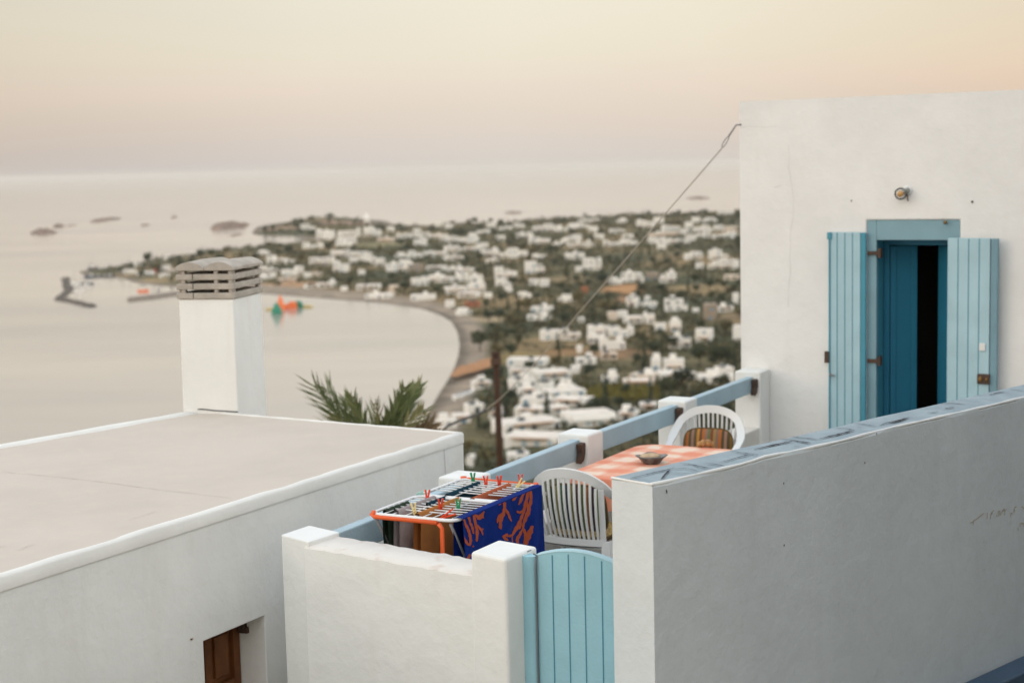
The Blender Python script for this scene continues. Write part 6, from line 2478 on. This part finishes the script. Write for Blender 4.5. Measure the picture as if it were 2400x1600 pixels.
for k, (x, y, ln, cl) in enumerate(BL):
    p = atz(*zA(x, y), SEA)
    o = thing('moored_boat', ('small orange tender afloat off the pier' if cl == 'orange' else '%s hulled boat moored in the small harbour' % cl), 'boat', tuple(p), random.uniform(0, 6.28), None if cl == 'orange' else '%s boats moored in the harbour' % cl)
    s = ln / 8.0 * .62
    o.scale = (s, s, s)
    boat_mesh(0).build('hull', M['slide_orange' if cl == 'orange' else 'boat_' + cl], o, local=True)
    mb = MB()
    mb.prism([(-1.6, -.6), (.6, -.5), (.6, .5), (-1.6, .6)], 1.1, 2.1)
    mb.build('cabin', M['boat_white'], o, local=True)
    if cl != 'orange':
        mb = MB()
        mb.tube([(0, 0, 1), (0, 0, 9.5)], .09, 6)
        mb.tube([(0, 0, 3), (-2.6, 0, 3)], .07, 6)
        mb.build('mast', M['boat_dark'], o, local=True)
# harbour sheds and red awning
for k, (x0, x1, y0, y1, m, lab) in enumerate([(1135, 1250, 700, 750, 'white_plain', 'white shed on the harbour spit'), (1255, 1400, 735, 765, 'white_plain', 'long low white shed by the harbour slip'), (1395, 1445, 705, 740, 'cloth_red', 'small orange red kiosk on the harbour spit'), (1430, 1570, 655, 730, 'white_plain', 'white harbour building left of the chimney'), (1520, 1650, 700, 745, 'white_warm', 'cream low building touching the chimney cowl'), (1460, 1560, 745, 785, 'white_plain', 'white boat shed below the harbour building'), (1230, 1300, 640, 690, 'white_plain', 'small pale building at the back of the harbour spit'), (1500, 1580, 580, 620, 'white_plain', 'tiny white building on the far edge of the harbour spit'), (1710, 1810, 545, 590, 'white_plain', 'tiny white building on the tree line above the chimney cowl'), (845, 870, 690, 720, 'rock', 'small brown beacon tower at the tip of the harbour spit')]):
    f = land_at(*zA((x0 + x1) / 2, y1))
    f.z = max(f.z, SEA + .5)
    sc_m = math.hypot(f.x, f.y) / FPX
    w, h_ = (x1 - x0) / 3.92 * sc_m * .95, max(2.6, (y1 - y0) / 3.92 * sc_m * .7)
    o = thing('harbour_shed', lab, 'shed', tuple(f), -math.atan2(f.x, f.y))
    mb = MB()
    mb.prism([(-w / 2, 0), (w / 2, 0), (w / 2, 7), (-w / 2, 7)], -1.5, h_)
    mb.build('wall', M[m], o, local=True)
    mb = MB()
    mb.prism([(-w / 2 - .2, -.2), (w / 2 + .2, -.2), (w / 2 + .2, 7.2), (-w / 2 - .2, 7.2)], h_ + .002, h_ + .25)
    mb.build('roof', M['roof_far' if m != 'cloth_red' else m], o, local=True)
    if w > 10:
        for j in range(3):
            unit_part('door', 'pane', o, (-w / 2 + w * (j + .5) / 3, -.03, 0), 1.6, .12, 2.1)
# floating inflatable playground
zc = lambda x, y: atz(600 + x / 3.92, 450 + y / 3.92, SEA)
ti_p = zc(200, 1110)
ti = thing('inflatable_playground', 'orange and green inflatable playground floating off the beach', 'inflatable', tuple(ti_p))


def infl(name, x, y, w, h_, m, pyr=False, seg=6):
    p = zc(x, y)
    mb = MB()
    if pyr:
        mb.lathe([(w * .5, 0), (w * .46, h_ * .3), (w * .2, h_ * .8), (w * .06, h_)], 8, tuple(p))
        mb.face([p + Vector((w * .06 * math.cos(a), w * .06 * math.sin(a), h_)) for a in np.linspace(0, 2 * math.pi, 9)[:-1]])
    else:
        rows = []
        for k in range(9):
            a = math.pi * k / 8
            rows.append([p + Vector((-w / 2 * math.cos(a), d, h_ * math.sin(a) ** .6)) for d in (-1.6, 1.6)])
        mb.grid(rows)
        mb.face([r[0] for r in rows])
        mb.face([r[1] for r in reversed(rows)])
    return mb.build(name, M[m], ti)


infl('climbing_pyramid', 192, 1118, 6.5, 6.5, 'slide_green', True)
infl('slide_tower', 228, 1082, 5.0, 8.5, 'slide_orange', True)
infl('bouncing_roll', 285, 1068, 6.5, 2.6, 'slide_orange')
infl('bouncing_roll', 335, 1068, 5.5, 4.2, 'slide_orange')
infl('dome', 385, 1062, 6.0, 4.0, 'slide_green')
infl('walkway', 440, 1058, 11, 1.2, 'slide_yellow')
infl('walkway', 135, 1080, 6, 1.0, 'slide_yellow')
# reed shades on the beach bend
k = 0
mb = MB()
mb.lathe([(1.75, 1.85), (1.2, 2.3), (.12, 2.85), (0, 2.9)], 9)
mb.lathe([(1.75, 1.85), (1.0, 2.1), (0, 2.5)], 9)
shade0 = mb.build('shade', M['thatch'], local=True)
mb = MB()
mb.tube([(0, 0, -.5), (0, 0, 2.6)], .07, 6)
pole0 = mb.build('post', M['bark'], local=True)
sh_root = None
for row in range(3):
    for j in range(9):
        x, y = zD(210 + j * 33 + row * 12, 452 - j * 9.5 - row * 22)
        p = land_at(x, y)
        if sh_root is None:
            o = thing('beach_umbrella', '', 'umbrella', tuple(p))
            shade0.parent = o
            pole0.parent = o
            sh_root = o
        else:
            o = copy_tree(sh_root)
            o.location = p
        s = random.uniform(1.1, 1.35)
        o.scale = (s, s, s)
        tag(o, 'reed beach umbrella in the brown rows on the sand left of the utility pole', 'umbrella', 'reed umbrellas on the beach')
# small white boats drawn up on the sand
for j, (x, y) in enumerate(((232, 578), (262, 570), (292, 560), (318, 550))):
    p = land_at(*zD(x, y))
    o = thing('beached_boat', 'small white boat drawn up on the sand below the reed umbrellas', 'boat', (p.x, p.y, p.z + .3), 1.2 + random.uniform(-.2, .2), 'white boats drawn up on the sand')
    boat_mesh(0).build('hull', M['boat_white'], o, local=True)
    mb = MB()
    mb.prism([(-1.2, -.55), (.4, -.5), (.4, .5), (-1.2, .55)], 1.15, 1.5)
    mb.build('bench', M['boat_dark'], o, local=True)

# ------------------------------------------------------------------ sea haze
mb = MB()
mb.abox(-70000, 70000, -70000, 70000, -500, 34)
hz_ = mb.build('haze', [], origin=(0, 0, -500))
hm_ = bpy.data.materials.new('pale sea haze')
hm_.use_nodes = True
ht = hm_.node_tree
ht.nodes.clear()
ho, hv = ht.nodes.new('ShaderNodeOutputMaterial'), ht.nodes.new('ShaderNodeVolumePrincipled')
hv.inputs['Color'].default_value = (.765, .755, .725, 1)
hv.inputs['Density'].default_value = .000042
hv.inputs['Anisotropy'].default_value = 0.0
ht.links.new(hv.outputs[0], ho.inputs['Volume'])
hz_.data.materials.append(hm_)
tag(hz_, kind='stuff')
